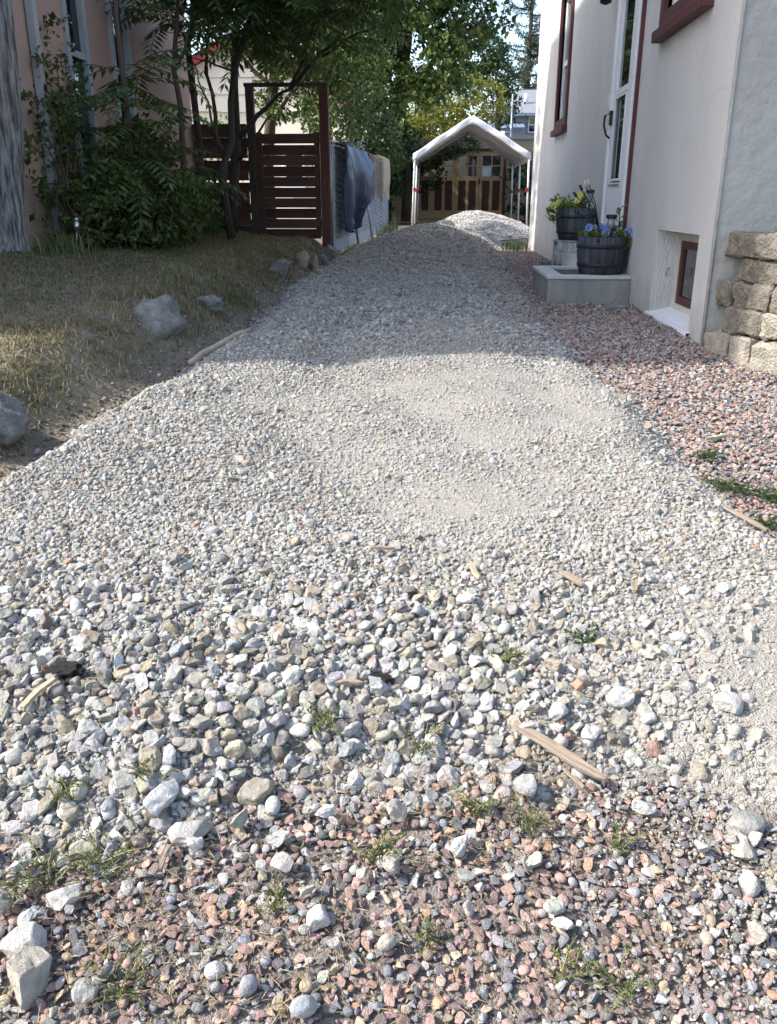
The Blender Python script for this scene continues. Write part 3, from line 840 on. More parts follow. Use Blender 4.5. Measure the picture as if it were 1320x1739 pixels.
# ---------------------------------------------------------------- barrel planters, stand, lamps by the door
def barrel(c, rb, rt, h, label, n=20):
    t = thing('barrel_planter', c, label, 'planter')
    for i in range(n):
        a0 = 2 * math.pi * (i + .03) / n; a1 = 2 * math.pi * (i + .97) / n
        prof = []
        for k in range(5):
            u = k / 4
            prof.append((rb + (rt - rb) * u + .014 * math.sin(math.pi * u) + random.uniform(-.001, .001), h * u))
        mb = MB(); mb.lathe(c, [(r - .02, z) for r, z in prof[::-1]] + prof + [(prof[-1][0] - .02, h)], 2, a0, a1, False)
        mb.build('stave', M['barrel'], t)
    for u0, u1 in ((.10, .0), (.30, .20), (.80, .70)):
        f = lambda u: rb + (rt - rb) * u + .014 * math.sin(math.pi * u)
        if u1 == 0: continue
        mb = MB(); mb.lathe(c, [(f(u1) + .001, h * u1), (f(u1) + .008, h * u1), (f(u0) + .008, h * u0), (f(u0) + .001, h * u0)], 28)
        mb.build('hoop', M['barrel_hoop'], t)
    mb = MB(); mb.lathe(c, [(rt - .008, h - .035), (0, h - .03)], 20); mb.build('soil', M['soil'], t)
    return t
BF = (1.385, 7.56, BZ)
barrel(BF, .178, .205, .30, 'dark stained half barrel on the concrete box holding blue pansies')
BB = (1.33, 8.80, .44)
barrel(BB, .150, .185, .285, 'dark stained barrel on a wire stand holding yellow flowers', 18)
def flowers(name, c, r, nst, hmin, hmax, leafm, petalm, label, lean=(0, 0), pr=.022, nfl=10, spill=None, seed=1):
    g = random.Random(seed); gn = np.random.default_rng(seed)
    t = thing(name, c, label, 'flowers')
    st = MB(); P = []; D = []; tips = []
    for i in range(nst):
        a = g.uniform(0, 6.28); q = r * math.sqrt(g.random())
        b = Vector((c[0] + q * math.cos(a), c[1] + q * math.sin(a), c[2] - .01))
        hh = g.uniform(hmin, hmax)
        tip = b + Vector((math.cos(a) * hh * .35 + lean[0] * hh, math.sin(a) * hh * .35 + lean[1] * hh, hh))
        st.tube([b, b.lerp(tip, .5) + Vector((0, 0, .01)), tip], [.0025, .002, .0012], 4)
        tips.append(tip)
        for k in range(9):
            P.append(b.lerp(tip, g.uniform(.15, 1))[:])
    if spill:
        for k in range(spill[3]):
            a = g.random()
            P.append((spill[0] + g.gauss(0, .03), spill[1] + g.gauss(0, .03), spill[2] - a * .14 + .04))
        tips += [Vector((spill[0] + g.gauss(0, .025), spill[1] + g.gauss(0, .025), spill[2] + g.gauss(.03, .03))) for _ in range(3)]
    st.build('stems', leafm, t)
    leaf_cloud('leaves', np.array(P), .038, leafm, t, -.1, .6, .8, gn)
    for i in range(nfl):
        p = tips[(i * 7) % len(tips)] if not (spill and i < 3) else tips[-1 - i]
        mb = MB(); f = Vector((-.45, -1, .35)) + Vector((g.uniform(-.4, .4), g.uniform(-.3, .3), g.uniform(-.2, .3))); f.normalize()
        s = f.cross(Vector((0, 0, 1))).normalized(); u = s.cross(f)
        pr_ = pr * g.uniform(.8, 1.2)
        for k in range(5):
            a = 2 * math.pi * k / 5 + .3
            q = p + (s * math.cos(a) + u * math.sin(a)) * pr_ * .62 + f * .004 * (k % 2)
            d1 = s * math.cos(a) + u * math.sin(a); d2 = f.cross(d1)
            ring_ = [q + (d1 * math.cos(b) * .62 + d2 * math.sin(b) * .72) * pr_ + f * .25 * pr_ * math.cos(b) for b in [j * math.pi / 4 for j in range(8)]]
            mb.add([q - f * .002] + ring_, [(0, j + 1, (j + 1) % 8 + 1) for j in range(8)], True)
        mb.build('flower', petalm, t)
    return t
flowers('pansies', (BF[0] - .02, BF[1] - .02, BF[2] + .27), .16, 46, .05, .13, M['leaf_bright'], M['petal_blue'],
        'blue pansies with green leaves spilling from the front barrel', pr=.030, nfl=9, spill=(BF[0] + .20, BF[1] - .10, BF[2] + .30, 60), seed=5)
flowers('yellow_petunias', (BB[0] - .02, BB[1], BB[2] + .255), .15, 60, .06, .17, M['leaf_bright'], M['petal_yellow'],
        'pale yellow flowers over the barrel on the wire stand', lean=(-.35, 0), pr=.026, nfl=14, spill=(BB[0] - .23, BB[1] - .06, BB[2] + .27, 90), seed=6)
# broad-leaved stalk
t = thing('leafy_stalk', (BF[0] + .12, BF[1], BF[2] + .27), 'single broad-leaved green stalk rising from the front barrel', 'plant')
b = Vector((BF[0] + .12, BF[1], BF[2] + .26)); MB().tube([b, b + Vector((.005, 0, .15)), b + Vector((-.005, 0, .27))], [.006, .005, .003], 6).build('stem', M['leaf_shrub'], t)
for k in range(9):
    a = k * 2.4; z = .05 + .026 * k
    d = np.array([[math.cos(a), math.sin(a), .55]]); p = np.array([[b.x, b.y, b.z + z]])
    V, F = leaf_quads(p, d, np.array([[0, 0, 1.0]]), np.array([.085]), np.array([.045]), .15)
    np_mesh('leaf', V, F, M['leaf_weed'], t)
def solar(c, h, rot, label, body='black', cap=.04, lean=(0, 0)):
    t = thing('solar_stake_lamp', c, label, 'garden lamp')
    c = Vector(c); top = c + Vector((lean[0] * h, lean[1] * h, h)); ax = (top - c).normalized()
    m1 = M['black'] if body == 'black' else M['chrome']
    at = lambda u: c + ax * u
    MB().tube([at(0), at(h - .11)], .008, 8).build('stake', m1, t)
    MB().tube([at(h - .115), at(h - .10), at(h - .03)], [.012, .026, .034], 14).build('lens', M['glass_grey'] if body == 'black' else M['chrome'], t)
    MB().tube([at(h - .03), at(h - .028), at(h - .004), at(h)], [cap * .9, cap, cap, cap * .8], 16).build('cap', m1, t)
    return t
solar((BB[0] + .115, BB[1] - .06, BB[2] + .25), .205, 0, 'black solar stake lamp in the barrel of yellow flowers')
solar((BF[0] + .045, BF[1] - .06, BF[2] + .26), .215, 0, 'black solar stake lamp among the blue pansies', cap=.045)
t = thing('reed_light_stakes', (BF[0] + .0, BF[1] + .03, BF[2] + .27), 'fan of thin dark stalks with pale tips rising behind the pansies', 'garden light')
b = Vector((BF[0] - .03, BF[1] + .02, BF[2] + .26))
MB().tube([b, b + Vector((-.01, .02, .13))], .009, 8).build('stake', M['black'], t)
for (dx, dz) in ((-.16, .40), (-.13, .43), (-.105, .44), (-.20, .35), (-.17, .22)):
    s0 = b + Vector((-.01, .02, .12)); s1 = b + Vector((dx, .06, dz))
    st = MB().tube([s0, s0.lerp(s1, .5) + Vector((.012, 0, .012)), s1], .0045, 5).build('stalk', M['black'], t)
    dd = (s1 - s0).normalized()
    MB().tube([s1, s1 + dd * .012, s1 + dd * .05], [.006, .013, .010], 8).build('tip', M['cloth_tan'] if dx > -.15 else M['black'], t)
# wire stand
t = thing('wire_plant_stand', (BB[0], BB[1], 0), 'scrolled grey wire stand carrying the rear barrel', 'plant stand')
hw = .17
for sx in (-1, 1):
    for sy in (-1, 1):
        MB().tube([(BB[0] + sx * hw, BB[1] + sy * hw, -.02), (BB[0] + sx * hw, BB[1] + sy * hw, .435)], .006, 6).build('leg', M['galv'], t)
mb = MB()
for z in (.43, .33):
    for a, b_ in (((-1, -1), (1, -1)), ((1, -1), (1, 1)), ((1, 1), (-1, 1)), ((-1, 1), (-1, -1))):
        mb.tube([(BB[0] + a[0] * hw, BB[1] + a[1] * hw, z), (BB[0] + b_[0] * hw, BB[1] + b_[1] * hw, z)], .005, 6)
mb.tube([(BB[0] - hw, BB[1] - hw, .432), (BB[0] + hw, BB[1] + hw, .432)], .004, 5); mb.tube([(BB[0] + hw, BB[1] - hw, .432), (BB[0] - hw, BB[1] + hw, .432)], .004, 5)
mb.build('ring_frame', M['galv'], t)
def scroll(mb, o, ex, ez, r, turns=1.35, sgn=1, n=14):
    pts = []
    for i in range(n + 1):
        u = i / n; a = turns * 2 * math.pi * u; rr = r * (1 - .75 * u)
        pts.append(o + ex * (sgn * rr * math.cos(a)) + ez * (rr * math.sin(a)))
    mb.tube(pts, .0035, 5)
for side in range(2):
    ex = Vector((1, 0, 0)) if side == 0 else Vector((0, 1, 0)); off = Vector((0, -hw, 0)) if side == 0 else Vector((-hw, 0, 0))
    for k in range(7):
        mb = MB(); x_ = -hw + .025 + k * .048
        pts = [Vector((BB[0], BB[1], 0)) + off + ex * (x_ + .022 * math.sin(u * 3.1)) + Vector((0, 0, .335 + .09 * u)) for u in [i / 8 for i in range(9)]]
        mb.tube(pts, .0035, 5); mb.build('scroll', M['galv'], t)
    for (x_, z_, s_) in ((-.11, .27, 1), (.11, .27, -1), (-.12, .19, 1), (.12, .20, -1)):
        mb = MB(); scroll(mb, Vector((BB[0], BB[1], z_)) + off + ex * x_, ex, Vector((0, 0, 1)), .045, 1.3, s_); mb.build('scroll', M['galv'], t)
t = thing('white_tub', (1.37, 8.82, 0), 'white plastic tub with a blue lower band under the wire stand', 'tub')
c = (1.37, 8.83, 0)
MB().lathe(c, [(0, .0), (.125, .0), (.128, .13)], 28).build('base', M['white_plastic'], t)
MB().lathe(c, [(.129, .13), (.131, .13), (.134, .19), (.132, .195)], 28).build('band', M['blue_band'], t)
MB().lathe(c, [(.1315, .192), (.142, .395), (.147, .40), (.147, .41), (.136, .41), (.128, .05), (0, .05)], 28).build('body', M['white_plastic'], t)

# ---------------------------------------------------------------- curved retaining wall at the house corner
rw = thing('block_retaining_wall', (1.9, 4.8, -.1), 'curved retaining wall of tumbled blocks at the house corner', 'retaining wall')
PATH = [Vector((1.60, 5.22, 0)), Vector((1.70, 4.92, 0)), Vector((1.90, 4.62, 0)), Vector((2.22, 4.38, 0)), Vector((2.65, 4.25, 0)), Vector((3.6, 4.2, 0))]
def along(path, s):
    for a, b in zip(path, path[1:]):
        L_ = (b - a).length
        if s <= L_: return a.lerp(b, s / L_), (b - a).normalized()
        s -= L_
    return path[-1].copy(), (path[-1] - path[-2]).normalized()
def block_mesh(L, H, D, seed, rough=.014):
    g = random.Random(seed)
    bm = bmesh.new(); bmesh.ops.create_cube(bm, size=1)
    bmesh.ops.scale(bm, vec=(L, D, H), verts=bm.verts)
    bmesh.ops.bevel(bm, geom=bm.edges[:], offset=min(H, L) * .09, segments=1, profile=.6, affect='EDGES')
    bmesh.ops.subdivide_edges(bm, edges=[e for e in bm.edges if e.calc_length() > .06], cuts=3, use_grid_fill=True)
    o = Vector((g.uniform(0, 90), g.uniform(0, 90), g.uniform(0, 90)))
    for v in bm.verts:
        q = mnoise.noise_vector(v.co * 8 + o) * rough * 1.3 + mnoise.noise_vector(v.co * 30 + o) * rough * .9
        v.co += q
    me = bpy.data.meshes.new('block'); bm.to_mesh(me); bm.free()
    return me
courses = [(-.24, .075, .21, 0.0, 'block_pale'), (.078, .215, .15, .03, 'block'), (.218, .355, .15, .06, 'block'), (.358, .490, .16, .10, 'block'), (.493, .625, .26, .07, 'block')]
seed = 0
for ci_, (z0, z1, bl, setb, mk) in enumerate(courses):
    s = -.02 + (.13 if ci_ % 2 else 0)
    while s < 2.3:
        L_ = bl * random.uniform(.82, 1.15); seed += 1
        p, d = along(PATH, s + L_ / 2)
        nrm = Vector((-d.y, d.x, 0))   # points into the bed
        if nrm.x < 0: nrm = -nrm
        D_ = .20
        p = p + nrm * (setb + D_ / 2 + random.uniform(-.012, .012))
        drop = -.02 * s if ci_ == 0 else 0
        me = block_mesh(L_ - .008, z1 - z0, D_, seed)
        me.materials.append(M['block_pale'] if (mk == 'block_pale' or (ci_ == 1 and s > .32)) else M['block'])
        o = bpy.data.objects.new('block', me); link(o, rw)
        o.location = (p.x, p.y, (z0 + z1) / 2 + drop)
        o.rotation_euler = (random.uniform(-.03, .03), random.uniform(-.03, .03), math.atan2(d.y, d.x) + random.uniform(-.07, .07))
        s += L_
mb = MB(); inner = [along(PATH, s * .23)[0] for s in range(11)]
poly = [(p.x + .17, p.y + .12, .57) for p in inner] + [(3.8, 5.24, .57), (1.78, 5.24, .57)]
mb.add(poly, [tuple(range(len(poly)))]); mb.build('fill_soil', M['dirt'], rw)
gn = np.random.default_rng(3)
P = np.stack([gn.normal(2.05, .10, 260), gn.normal(4.86, .08, 260), .60 + gn.random(260) * .05], 1)
o = leaf_cloud('stonecrop', P, .03, M['leaf_yellow'], None, -.3, .5, .5, gn)
tag(o, 'small yellowish creeping plant on top of the block wall', 'plant', kind='stuff')

# ---------------------------------------------------------------- pink house on the left
KX, KY0, KY1, KH = -3.52, 4.1, 13.05, 7.3
pink = thing('pink_house', (KX, 9, .3), 'pink stucco house with tall white windows behind the shrubs on the left', 'house')
pw = [(8.76, 9.30, 1.05, 3.6), (9.98, 10.56, 1.05, 3.6)]
mb = MB(); wall_sheet(mb, 'x', KX, KY0, KY1, 0, KH, pw, -.2)
wall_sheet(mb, 'y', KY0, -11, KX, 0, KH, [], .1); wall_sheet(mb, 'y', KY1, -11, KX, 0, KH, [], .1); wall_sheet(mb, 'x', -11, KY0, KY1, 0, KH, [], .1)
mb.build('wall', M['pink'], pink)
mb = MB(); xm = (KX - 11) / 2
for xe in (KX + .3, -11.3):
    mb.add([(xe, KY0 - .3, KH - .1), (xe, KY1 + .3, KH - .1), (xm, KY1 + .3, KH + 2.2), (xm, KY0 - .3, KH + 2.2), (xe, KY0 - .3, KH + .05), (xe, KY1 + .3, KH + .05), (xm, KY1 + .3, KH + 2.35), (xm, KY0 - .3, KH + 2.35)],
           [(0, 3, 2, 1), (4, 5, 6, 7), (0, 1, 5, 4), (1, 2, 6, 5), (2, 3, 7, 6), (3, 0, 4, 7)])
mb.build('roof', M['roof_dark'], pink)
for (y0, y1, z0, z1) in pw:
    fr = MB(); ring(fr, 'x', KX - .06, KX + .035, y0 + .001, y1 - .001, z0 + .001, z1 - .001, .075)
    boxA(fr, 'x', KX - .05, KX + .02, y0 + .07, y1 - .07, 2.09, 2.15)
    wn = fr.build('window', M['old_white'], pink, .004)
    boxA(MB(), 'x', KX - .03, KX - .024, y0 + .073, y1 - .073, z0 + .073, 2.092).build('pane', M['glass'], wn)
    boxA(MB(), 'x', KX - .03, KX - .024, y0 + .073, y1 - .073, 2.148, z1 - .073).build('pane', M['glass'], wn)
    boxA(MB(), 'x', KX - .02, KX + .07, y0 - .06, y1 + .06, z0 - .07, z0).build('sill', M['old_white'], wn, .004)
mb = MB(); mb.box(KX + .01, KX + .08, 7.98, 8.06, .4, KH - .2)
ds = mb.build('downspout', M['old_white'], pink, .006)

# ---------------------------------------------------------------- gate and side fence
GY = 13.0
gate = thing('wooden_gate', (-2.13, GY, .3), 'red-brown wooden gate of alternating horizontal boards under a tall arbour frame', 'gate')
MB().box(-1.69, -1.56, GY - .05, GY + .08, .15, 2.28).build('post', M['post'], gate, .006)
MB().box(-2.72, -2.61, GY - .05, GY + .06, .15, 2.28).build('post', M['bark_dark'], gate, .006)
MB().box(-2.74, -1.56, GY - .03, GY + .06, 2.282, 2.33).build('crossbeam', M['bark_dark'], gate, .004)
MB().box(-2.60, -2.52, GY - .02, GY + .03, .30, 1.70).build('upright', M['gate'], gate, .004)
MB().box(-1.775, -1.70, GY - .02, GY + .03, .30, 1.70).build('upright', M['gate'], gate, .004)
for k in range(10):
    zt = 1.68 - k * .142
    front = k % 2 == 0
    yy = GY - .045 if front else GY + .035
    x0, x1 = (-2.59, -1.71) if front else (-2.585, -1.715)
    MB().box(x0, x1, yy, yy + .022, zt - (.128 if front else .134), zt).build('board', M['gate'], gate, .003)
mb = MB(); mb.box(-1.80, -1.77, GY - .065, GY - .046, 1.27, 1.31); mb.tube([(-1.785, GY - .06, 1.29), (-1.785, GY - .09, 1.285), (-1.80, GY - .09, 1.22)], .006, 6); mb.build('latch', M['blackmetal'], gate)
sf = thing('board_fence', (-3.1, GY, .3), 'dark horizontal board fence between the pink house and the gate', 'fence')
for x0 in (-3.50,):
    MB().box(x0, x0 + .09, GY - .03, GY + .06, .2, 1.80).build('post', M['gate'], sf, .004)
for k in range(10):
    zt = 1.78 - k * .148; front = k % 2 == 0
    yy = GY - .055 if front else GY + .012
    MB().box(-3.405 if not front else -3.5, -2.725, yy, yy + .02, zt - (.122 if k % 3 else .15), zt + (.0 if k % 2 else .028)).build('board', M['gate'], sf, .003)

# ---------------------------------------------------------------- chain-link fence with privacy slats, things hung on it
FA, FB = Vector((-1.54, 13.12, 0)), Vector((-1.22, 21.8, 0))
fdir = (FB - FA).normalized(); fn = Vector((fdir.y, -fdir.x, 0))
FL = (FB - FA).length
def fz(s): return lambda: 0
def fpt(s, z, off=0):
    p = FA + fdir * s + fn * off; return Vector((p.x, p.y, z))
FZ0 = lambda s: .05 + .10 * s / FL
FZ1 = lambda s: 1.58 + .10 * s / FL
cl = thing('chain_link_fence', (FA.x, FA.y, .3), 'pale blue-grey slatted chain-link fence running back from the gate', 'fence')
for s in (0.02, 2.2, 4.4, 6.6, FL):
    MB().tube([fpt(s, .1, -.03), fpt(s, FZ1(s) + .03, -.03)], .028, 10).build('post', M['galv'], cl)
MB().tube([fpt(0, FZ1(0)), fpt(FL, FZ1(FL))], .02, 8).build('top_rail', M['galv'], cl)
M['slat'] = mat('pale_blue_vinyl_slat', (.34, .40, .48), .55, .15, 7, .1, 30, col2=(.46, .52, .60))
ns = 110
slat_me = None
for k in range(ns):
    s = (k + .5) * FL / ns
    mb = MB(); a = fpt(s - .034, FZ0(s), .0); b = fpt(s + .034, FZ0(s), .0)
    off = fn * random.uniform(-.003, .003); th = fn * .006
    zt = FZ1(s) - .025 + random.uniform(-.012, .004)
    v = [a + off, b + off, b + off + th, a + off + th]
    mb.add(v + [Vector((q.x, q.y, zt)) for q in v], [(0, 3, 2, 1), (4, 5, 6, 7), (0, 1, 5, 4), (1, 2, 6, 5), (2, 3, 7, 6), (3, 0, 4, 7)])
    mb.build('slat', M['slat'], cl)
mb = MB(); step = .085
nd = int((FL + 1.4) / step)
for sg in (1, -1):
    for k in range(-16, nd):
        s0 = k * step; z0_ = .25; s1 = s0 + 1.36; z1_ = 1.61
        a0 = max(0, -s0); a1 = min(1.36, FL - s0)
        if a1 - a0 < .05: continue
        p = fpt(s0 + a0, (z0_ + a0) if sg > 0 else (z1_ - a0), .012 + .003 * sg); q = fpt(s0 + a1, (z0_ + a1) if sg > 0 else (z1_ - a1), .012 + .003 * sg)
        mb.tube([p, q], .0022, 3, False)
wm = mb.build('wire_mesh', M['galv'], cl); wm['kind'] = 'stuff'
def drape(name, s0, s1, top, bot, off, folds, amp, material, label, cat_, nu=46, nv=40, belly=0, seed=0):
    V = []; F = []
    for i in range(nu + 1):
        u = i / nu
        for j in range(nv + 1):
            v = j / nv
            s = s0 + (s1 - s0) * u
            zb = bot(u); zt = top(u)
            z = zt + (zb - zt) * v
            a = amp * (.25 + .75 * v)
            n_ = mnoise.noise(Vector((u * 5 + seed, v * 2.0, seed))) 
            ph = folds * (u + .18 * v * (u - .25)) * 6.283 + 2.0 * n_
            fold = 1.6 * (1 - abs(math.sin(ph * .5)) ** .6) * 1.4 - .6 + .45 * math.sin(2.6 * ph - 4 * v) + .5 * mnoise.noise(Vector((u * 9, v * 6 + seed, 2)))
            o_ = off + a * fold + belly * math.sin(math.pi * min(1, v * 1.1)) * math.sin(math.pi * u)
            if v < .03: o_ = off * (v / .03)
            V.append(fpt(s + .05 * n_ * v, z, max(.014, o_)))
            if i < nu and j < nv:
                k = i * (nv + 1) + j; F.append((k, k + nv + 1, k + nv + 2, k + 1))
    mb = MB(); mb.add(V, F, True); o = mb.build(name, material)
    sm = o.modifiers.new('thick', 'SOLIDIFY'); sm.thickness = .004; sm.offset = 1
    return tag(o, label, cat_)
drape('blue_tarp', .22, 2.75, lambda u: FZ1(1) + .03 - .02 * u, lambda u: (.34 + .12 * u if u < .38 else .40 + 1.05 * ((u - .38) / .62) ** 1.3 * .75 + .12 * math.sin(u * 9)), .17, 3.6, .085, M['tarp_blue'],
      'slate blue tarp draped in folds over the slatted fence', 'tarp', belly=.22, seed=3.3)
drape('brown_cloth', 4.35, 5.25, lambda u: FZ1(4.5) + .03, lambda u: .78 + .25 * abs(math.sin(u * 7)), .05, 1.6, .02, M['cloth_brown'], 'mauve-brown cloth strip hanging on the pale fence', 'cloth', 20, 20, seed=8)
drape('tan_canvas', 5.9, 7.3, lambda u: FZ1(6) + .04, lambda u: .92 - .12 * u, .16, .8, .02, M['cloth_tan'], 'tan canvas sheet hanging over the far end of the fence', 'cloth', 20, 20, belly=.08, seed=9)
t = thing('leaning_gate_panel', (-1.35, 14.9, .12), 'small chain-link gate panel leaning on the fence under the blue tarp', 'gate panel')
c0, c1 = Vector((-1.30, 14.55, .10)), Vector((-1.16, 15.75, .13)); up_ = Vector((-.14, 0, 1.0))
mb = MB()
for a, b in ((c0, c1), (c0 + up_, c1 + up_), (c0, c0 + up_), (c1, c1 + up_)): mb.tube([a, b], .02, 8)
mb.build('frame', M['galv'], t)
mb = MB()
for k in range(-11, 14):
    for sg in (1, -1):
        u0 = k * .085; pts = []
        lo, hi = max(0, -u0), min(1, 1.2 - u0)
        if hi - lo < .05: continue
        for w_ in (lo, hi):
            uu = (u0 + w_) / 1.2; vv = w_ if sg > 0 else 1 - w_
            pts.append(c0.lerp(c1, uu) + up_ * vv)
        mb.tube(pts, .0022, 3, False)
wm = mb.build('wire_mesh', M['galv'], t); wm['kind'] = 'stuff'

# ---------------------------------------------------------------- white canopy
TY0, TY1, TXL, TXR, TEZ, TRZ = 22.5, 27.4, -.60, 2.18, 1.86, 2.74
tent = thing('canopy_shelter', (.8, 24.9, .2), 'white peaked canopy shelter on white poles at the end of the driveway', 'canopy')
txm = (TXL + TXR) / 2
def roof_prof(n=26):
    pts = []
    for i in range(n + 1):
        u = -1 + 2 * i / n
        x = txm + u * (TXR - TXL + .08) / 2
        z = TRZ - (TRZ - TEZ) * math.sqrt(u * u + .004)
        pts.append((x, z))
    return pts
pr = roof_prof(); V = []; F = []; nyy = 22
prof = [(pr[0][0] - .012, pr[0][1] - .16), (pr[0][0] - .014, pr[0][1] - .07)] + pr + [(pr[-1][0] + .014, pr[-1][1] - .07), (pr[-1][0] + .012, pr[-1][1] - .16)]
for i in range(nyy + 1):
    y = TY0 - .03 + (TY1 - TY0 + .06) * i / nyy
    sag = .035 * math.sin(i / nyy * math.pi * 2) ** 2
    for (x, z) in prof:
        V.append((x, y, z - sag * (1 - abs(x - txm) / 1.5) + .022 * mnoise.noise(Vector((x * 3, y * 2, 1))) + .008 * mnoise.noise(Vector((x * 9, y * 4, 1)))))
k_ = len(prof)
for i in range(nyy):
    for j in range(k_ - 1):
        a = i * k_ + j; F.append((a, a + 1, a + k_ + 1, a + k_))
o = MB().add(V, F, True).build('roof_sheet', M['tarp_white'], tent)
sm = o.modifiers.new('thick', 'SOLIDIFY'); sm.thickness = .006
V = []; F = []
for yv in (TY0 - .035,):
    for j, (x, z) in enumerate(pr):
        for q in range(4):
            V.append((x, yv - .012 * math.sin(j * 1.3 + q) - .012 * mnoise.noise(Vector((j * .8, q * .7, 4))), z + .008 - .165 * q / 3 - .008 * math.sin(j * .9)))
    for j in range(len(pr) - 1):
        for q in range(3):
            a = j * 4 + q; F.append((a, a + 4, a + 5, a + 1))
o = MB().add(V, F, True).build('front_valance', M['tarp_white'], tent)
sm = o.modifiers.new('thick', 'SOLIDIFY'); sm.thickness = .005
M['red_strap'] = mat('red_strap', (.30, .03, .03), .7, .1, 5)
for y in (TY0, (TY0 + TY1) / 2, TY1):
    for x, dx in ((TXL, -.05), (TXR, .03)):
        gz = float(base(x, y))
        MB().tube([(x + dx, y, gz - .02), (x + dx * .4, y, 1.1), (x, y, TEZ - .02)], .024, 10).build('pole', M['white_plastic'], tent)
        MB().tube([(x, y, TEZ - .02), (txm, y, TRZ - .06)], .02, 8).build('rafter', M['white_plastic'], tent)
        MB().box(x - .035, x + .03, y - .035, y + .03, 1.0, 1.09).build('strap', M['red_strap'], tent)
mb = MB(); mb.tube([(txm, TY0, TRZ - .05), (txm, TY1, TRZ - .05)], .02, 8)
for x in (TXL, TXR): mb.tube([(x, TY0, TEZ - .02), (x, TY1, TEZ - .02)], .02, 8)
mb.build('rail', M['white_plastic'], tent)

# ---------------------------------------------------------------- garage with folding doors
AY = 28.8
gar = thing('garage', (1.0, AY, .2), 'tan flat-roofed garage with tan and maroon folding doors behind the canopy', 'garage')
mb = MB(); wall_sheet(mb, 'y', AY, -1.6, 5.0, .1, 2.56, [(-.98, 2.02, .22, 2.25)], .2)
wall_sheet(mb, 'x', -1.6, AY, AY + 6, .1, 2.56, [], .1); wall_sheet(mb, 'x', 5.0, AY, AY + 6, .1, 2.56, [], .1); wall_sheet(mb, 'y', AY + 6, -1.6, 5.0, .1, 2.56, [], .1)
mb.build('wall', M['tan_wall'], gar)
MB().box(-1.65, 5.05, AY - .05, AY + 6.05, 2.562, 2.62).build('roof', M['tan_wall'], gar)
mb = MB(); mb.box(-1.08, 2.10, AY - .04, AY + .02, 2.24, 2.31); mb.box(2.02, 2.10, AY - .04, AY + .02, .2, 2.238); mb.box(-1.08, -.98, AY - .04, AY + .02, .2, 2.238)
mb.build('door_trim', M['maroon'], gar)
for k in range(4):
    x0 = -.975 + k * .749; x1 = x0 + .741
    lf = MB(); z0, z1 = .24, 2.235; yA, yB = AY + .02, AY + .07
    def bb(a, b, c, d, e=0): lf.box(a, b, yA - e, yB, c, d)
    bb(x0, x0 + .09, z0, z1); bb(x1 - .09, x1, z0, z1); bb(x0 + .09, x1 - .09, z1 - .13, z1); bb(x0 + .09, x1 - .09, z0, z0 + .25)
    bb(x0 + .09, x1 - .09, 1.38, 1.51); xm_ = (x0 + x1) / 2
    bb(xm_ - .05, xm_ + .05, z0 + .25, 1.38); bb(xm_ - .015, xm_ + .015, 1.51, z1 - .13)
    bb(x0 + .09, xm_ - .015, 1.795, 1.825); bb(xm_ + .015, x1 - .09, 1.795, 1.825)
    d_ = lf.build('door_leaf', M['tan_paint'], gar)
    for a, b in ((x0 + .085, xm_ - .048), (xm_ + .048, x1 - .085)):
        MB().box(a, b, AY + .045, AY + .055, z0 + .24, 1.39).build('panel', M['maroon'], d_)
    for ip, (a, b, c, d) in enumerate(((x0 + .085, xm_ - .012, 1.50, 1.798), (xm_ + .012, x1 - .085, 1.50, 1.798), (x0 + .085, xm_ - .012, 1.822, z1 - .125), (xm_ + .012, x1 - .085, 1.822, z1 - .125))):
        MB().box(a, b, AY + .045, AY + .052, c, d).build('pane', M['paper'] if (k == 3 and ip == 0) else M['glass'], d_)
mb = MB(); mb.box(1.25, 1.29, AY - .01, AY + .02, 1.28, 1.44); mb.lathe((1.27, AY - .02, 1.34), [(0, -.03), (.03, -.02), (.03, .02), (0, .03)], 10); mb.build('lock', M['blackmetal'], gar)

# ---------------------------------------------------------------- houses beyond
def lap_siding(mb, axis, p, a0, a1, z0, z1, pitch, lip):
    n = int((z1 - z0) / pitch)
    for k in range(n):
        z = z0 + k * pitch
        P = (lambda a, zz, q: (p + q, a, zz)) if axis == 'x' else (lambda a, zz, q: (a, p + q, zz))
        mb.add([P(a0, z, -lip), P(a1, z, -lip), P(a1, z + pitch, 0), P(a0, z + pitch, 0)], [(0, 1, 2, 3)])
        mb.add([P(a0, z, -lip), P(a1, z, -lip), P(a1, z, 0), P(a0, z, 0)], [(0, 1, 2, 3)])
fh = thing('siding_house', (7, 46, .3), 'white sided house with a grey shingle roof beyond the garage', 'house')
mb = MB(); lap_siding(mb, 'y', 46.0, 3.2, 14, .3, 4.9, .19, .02); mb.box(3.2, 14, 46.03, 53, .3, 4.9); mb.build('siding', M['siding'], fh)
mb = MB(); mb.add([(2.7, 45.4, 4.75), (14.5, 45.4, 4.75), (14.5, 49.5, 6.25), (2.7, 49.5, 6.25), (2.7, 53.6, 4.75), (14.5, 53.6, 4.75)], [(0, 1, 2, 3), (3, 2, 5, 4), (0, 3, 4), (1, 5, 2)])
mb.build('roof', M['roof_grey'], fh)
M['gutter'] = mat('blue_grey_gutter', (.16, .20, .27), .5, .05, 4)
MB().box(2.7, 14.5, 45.35, 45.5, 4.62, 4.76).build('gutter', M['gutter'], fh)
mb = MB(); ring(mb, 'y', 45.9, 45.97, 4.25, 5.15, 3.85, 4.70, .07); wn = mb.build('window', M['gutter'], fh)
mb = MB(); ring(mb, 'y', 45.93, 45.98, 4.32, 5.08, 3.92, 4.63, .05); mb.box(4.37, 5.03, 45.935, 45.975, 4.25, 4.29); mb.build('sash', M['white_paint'], wn)
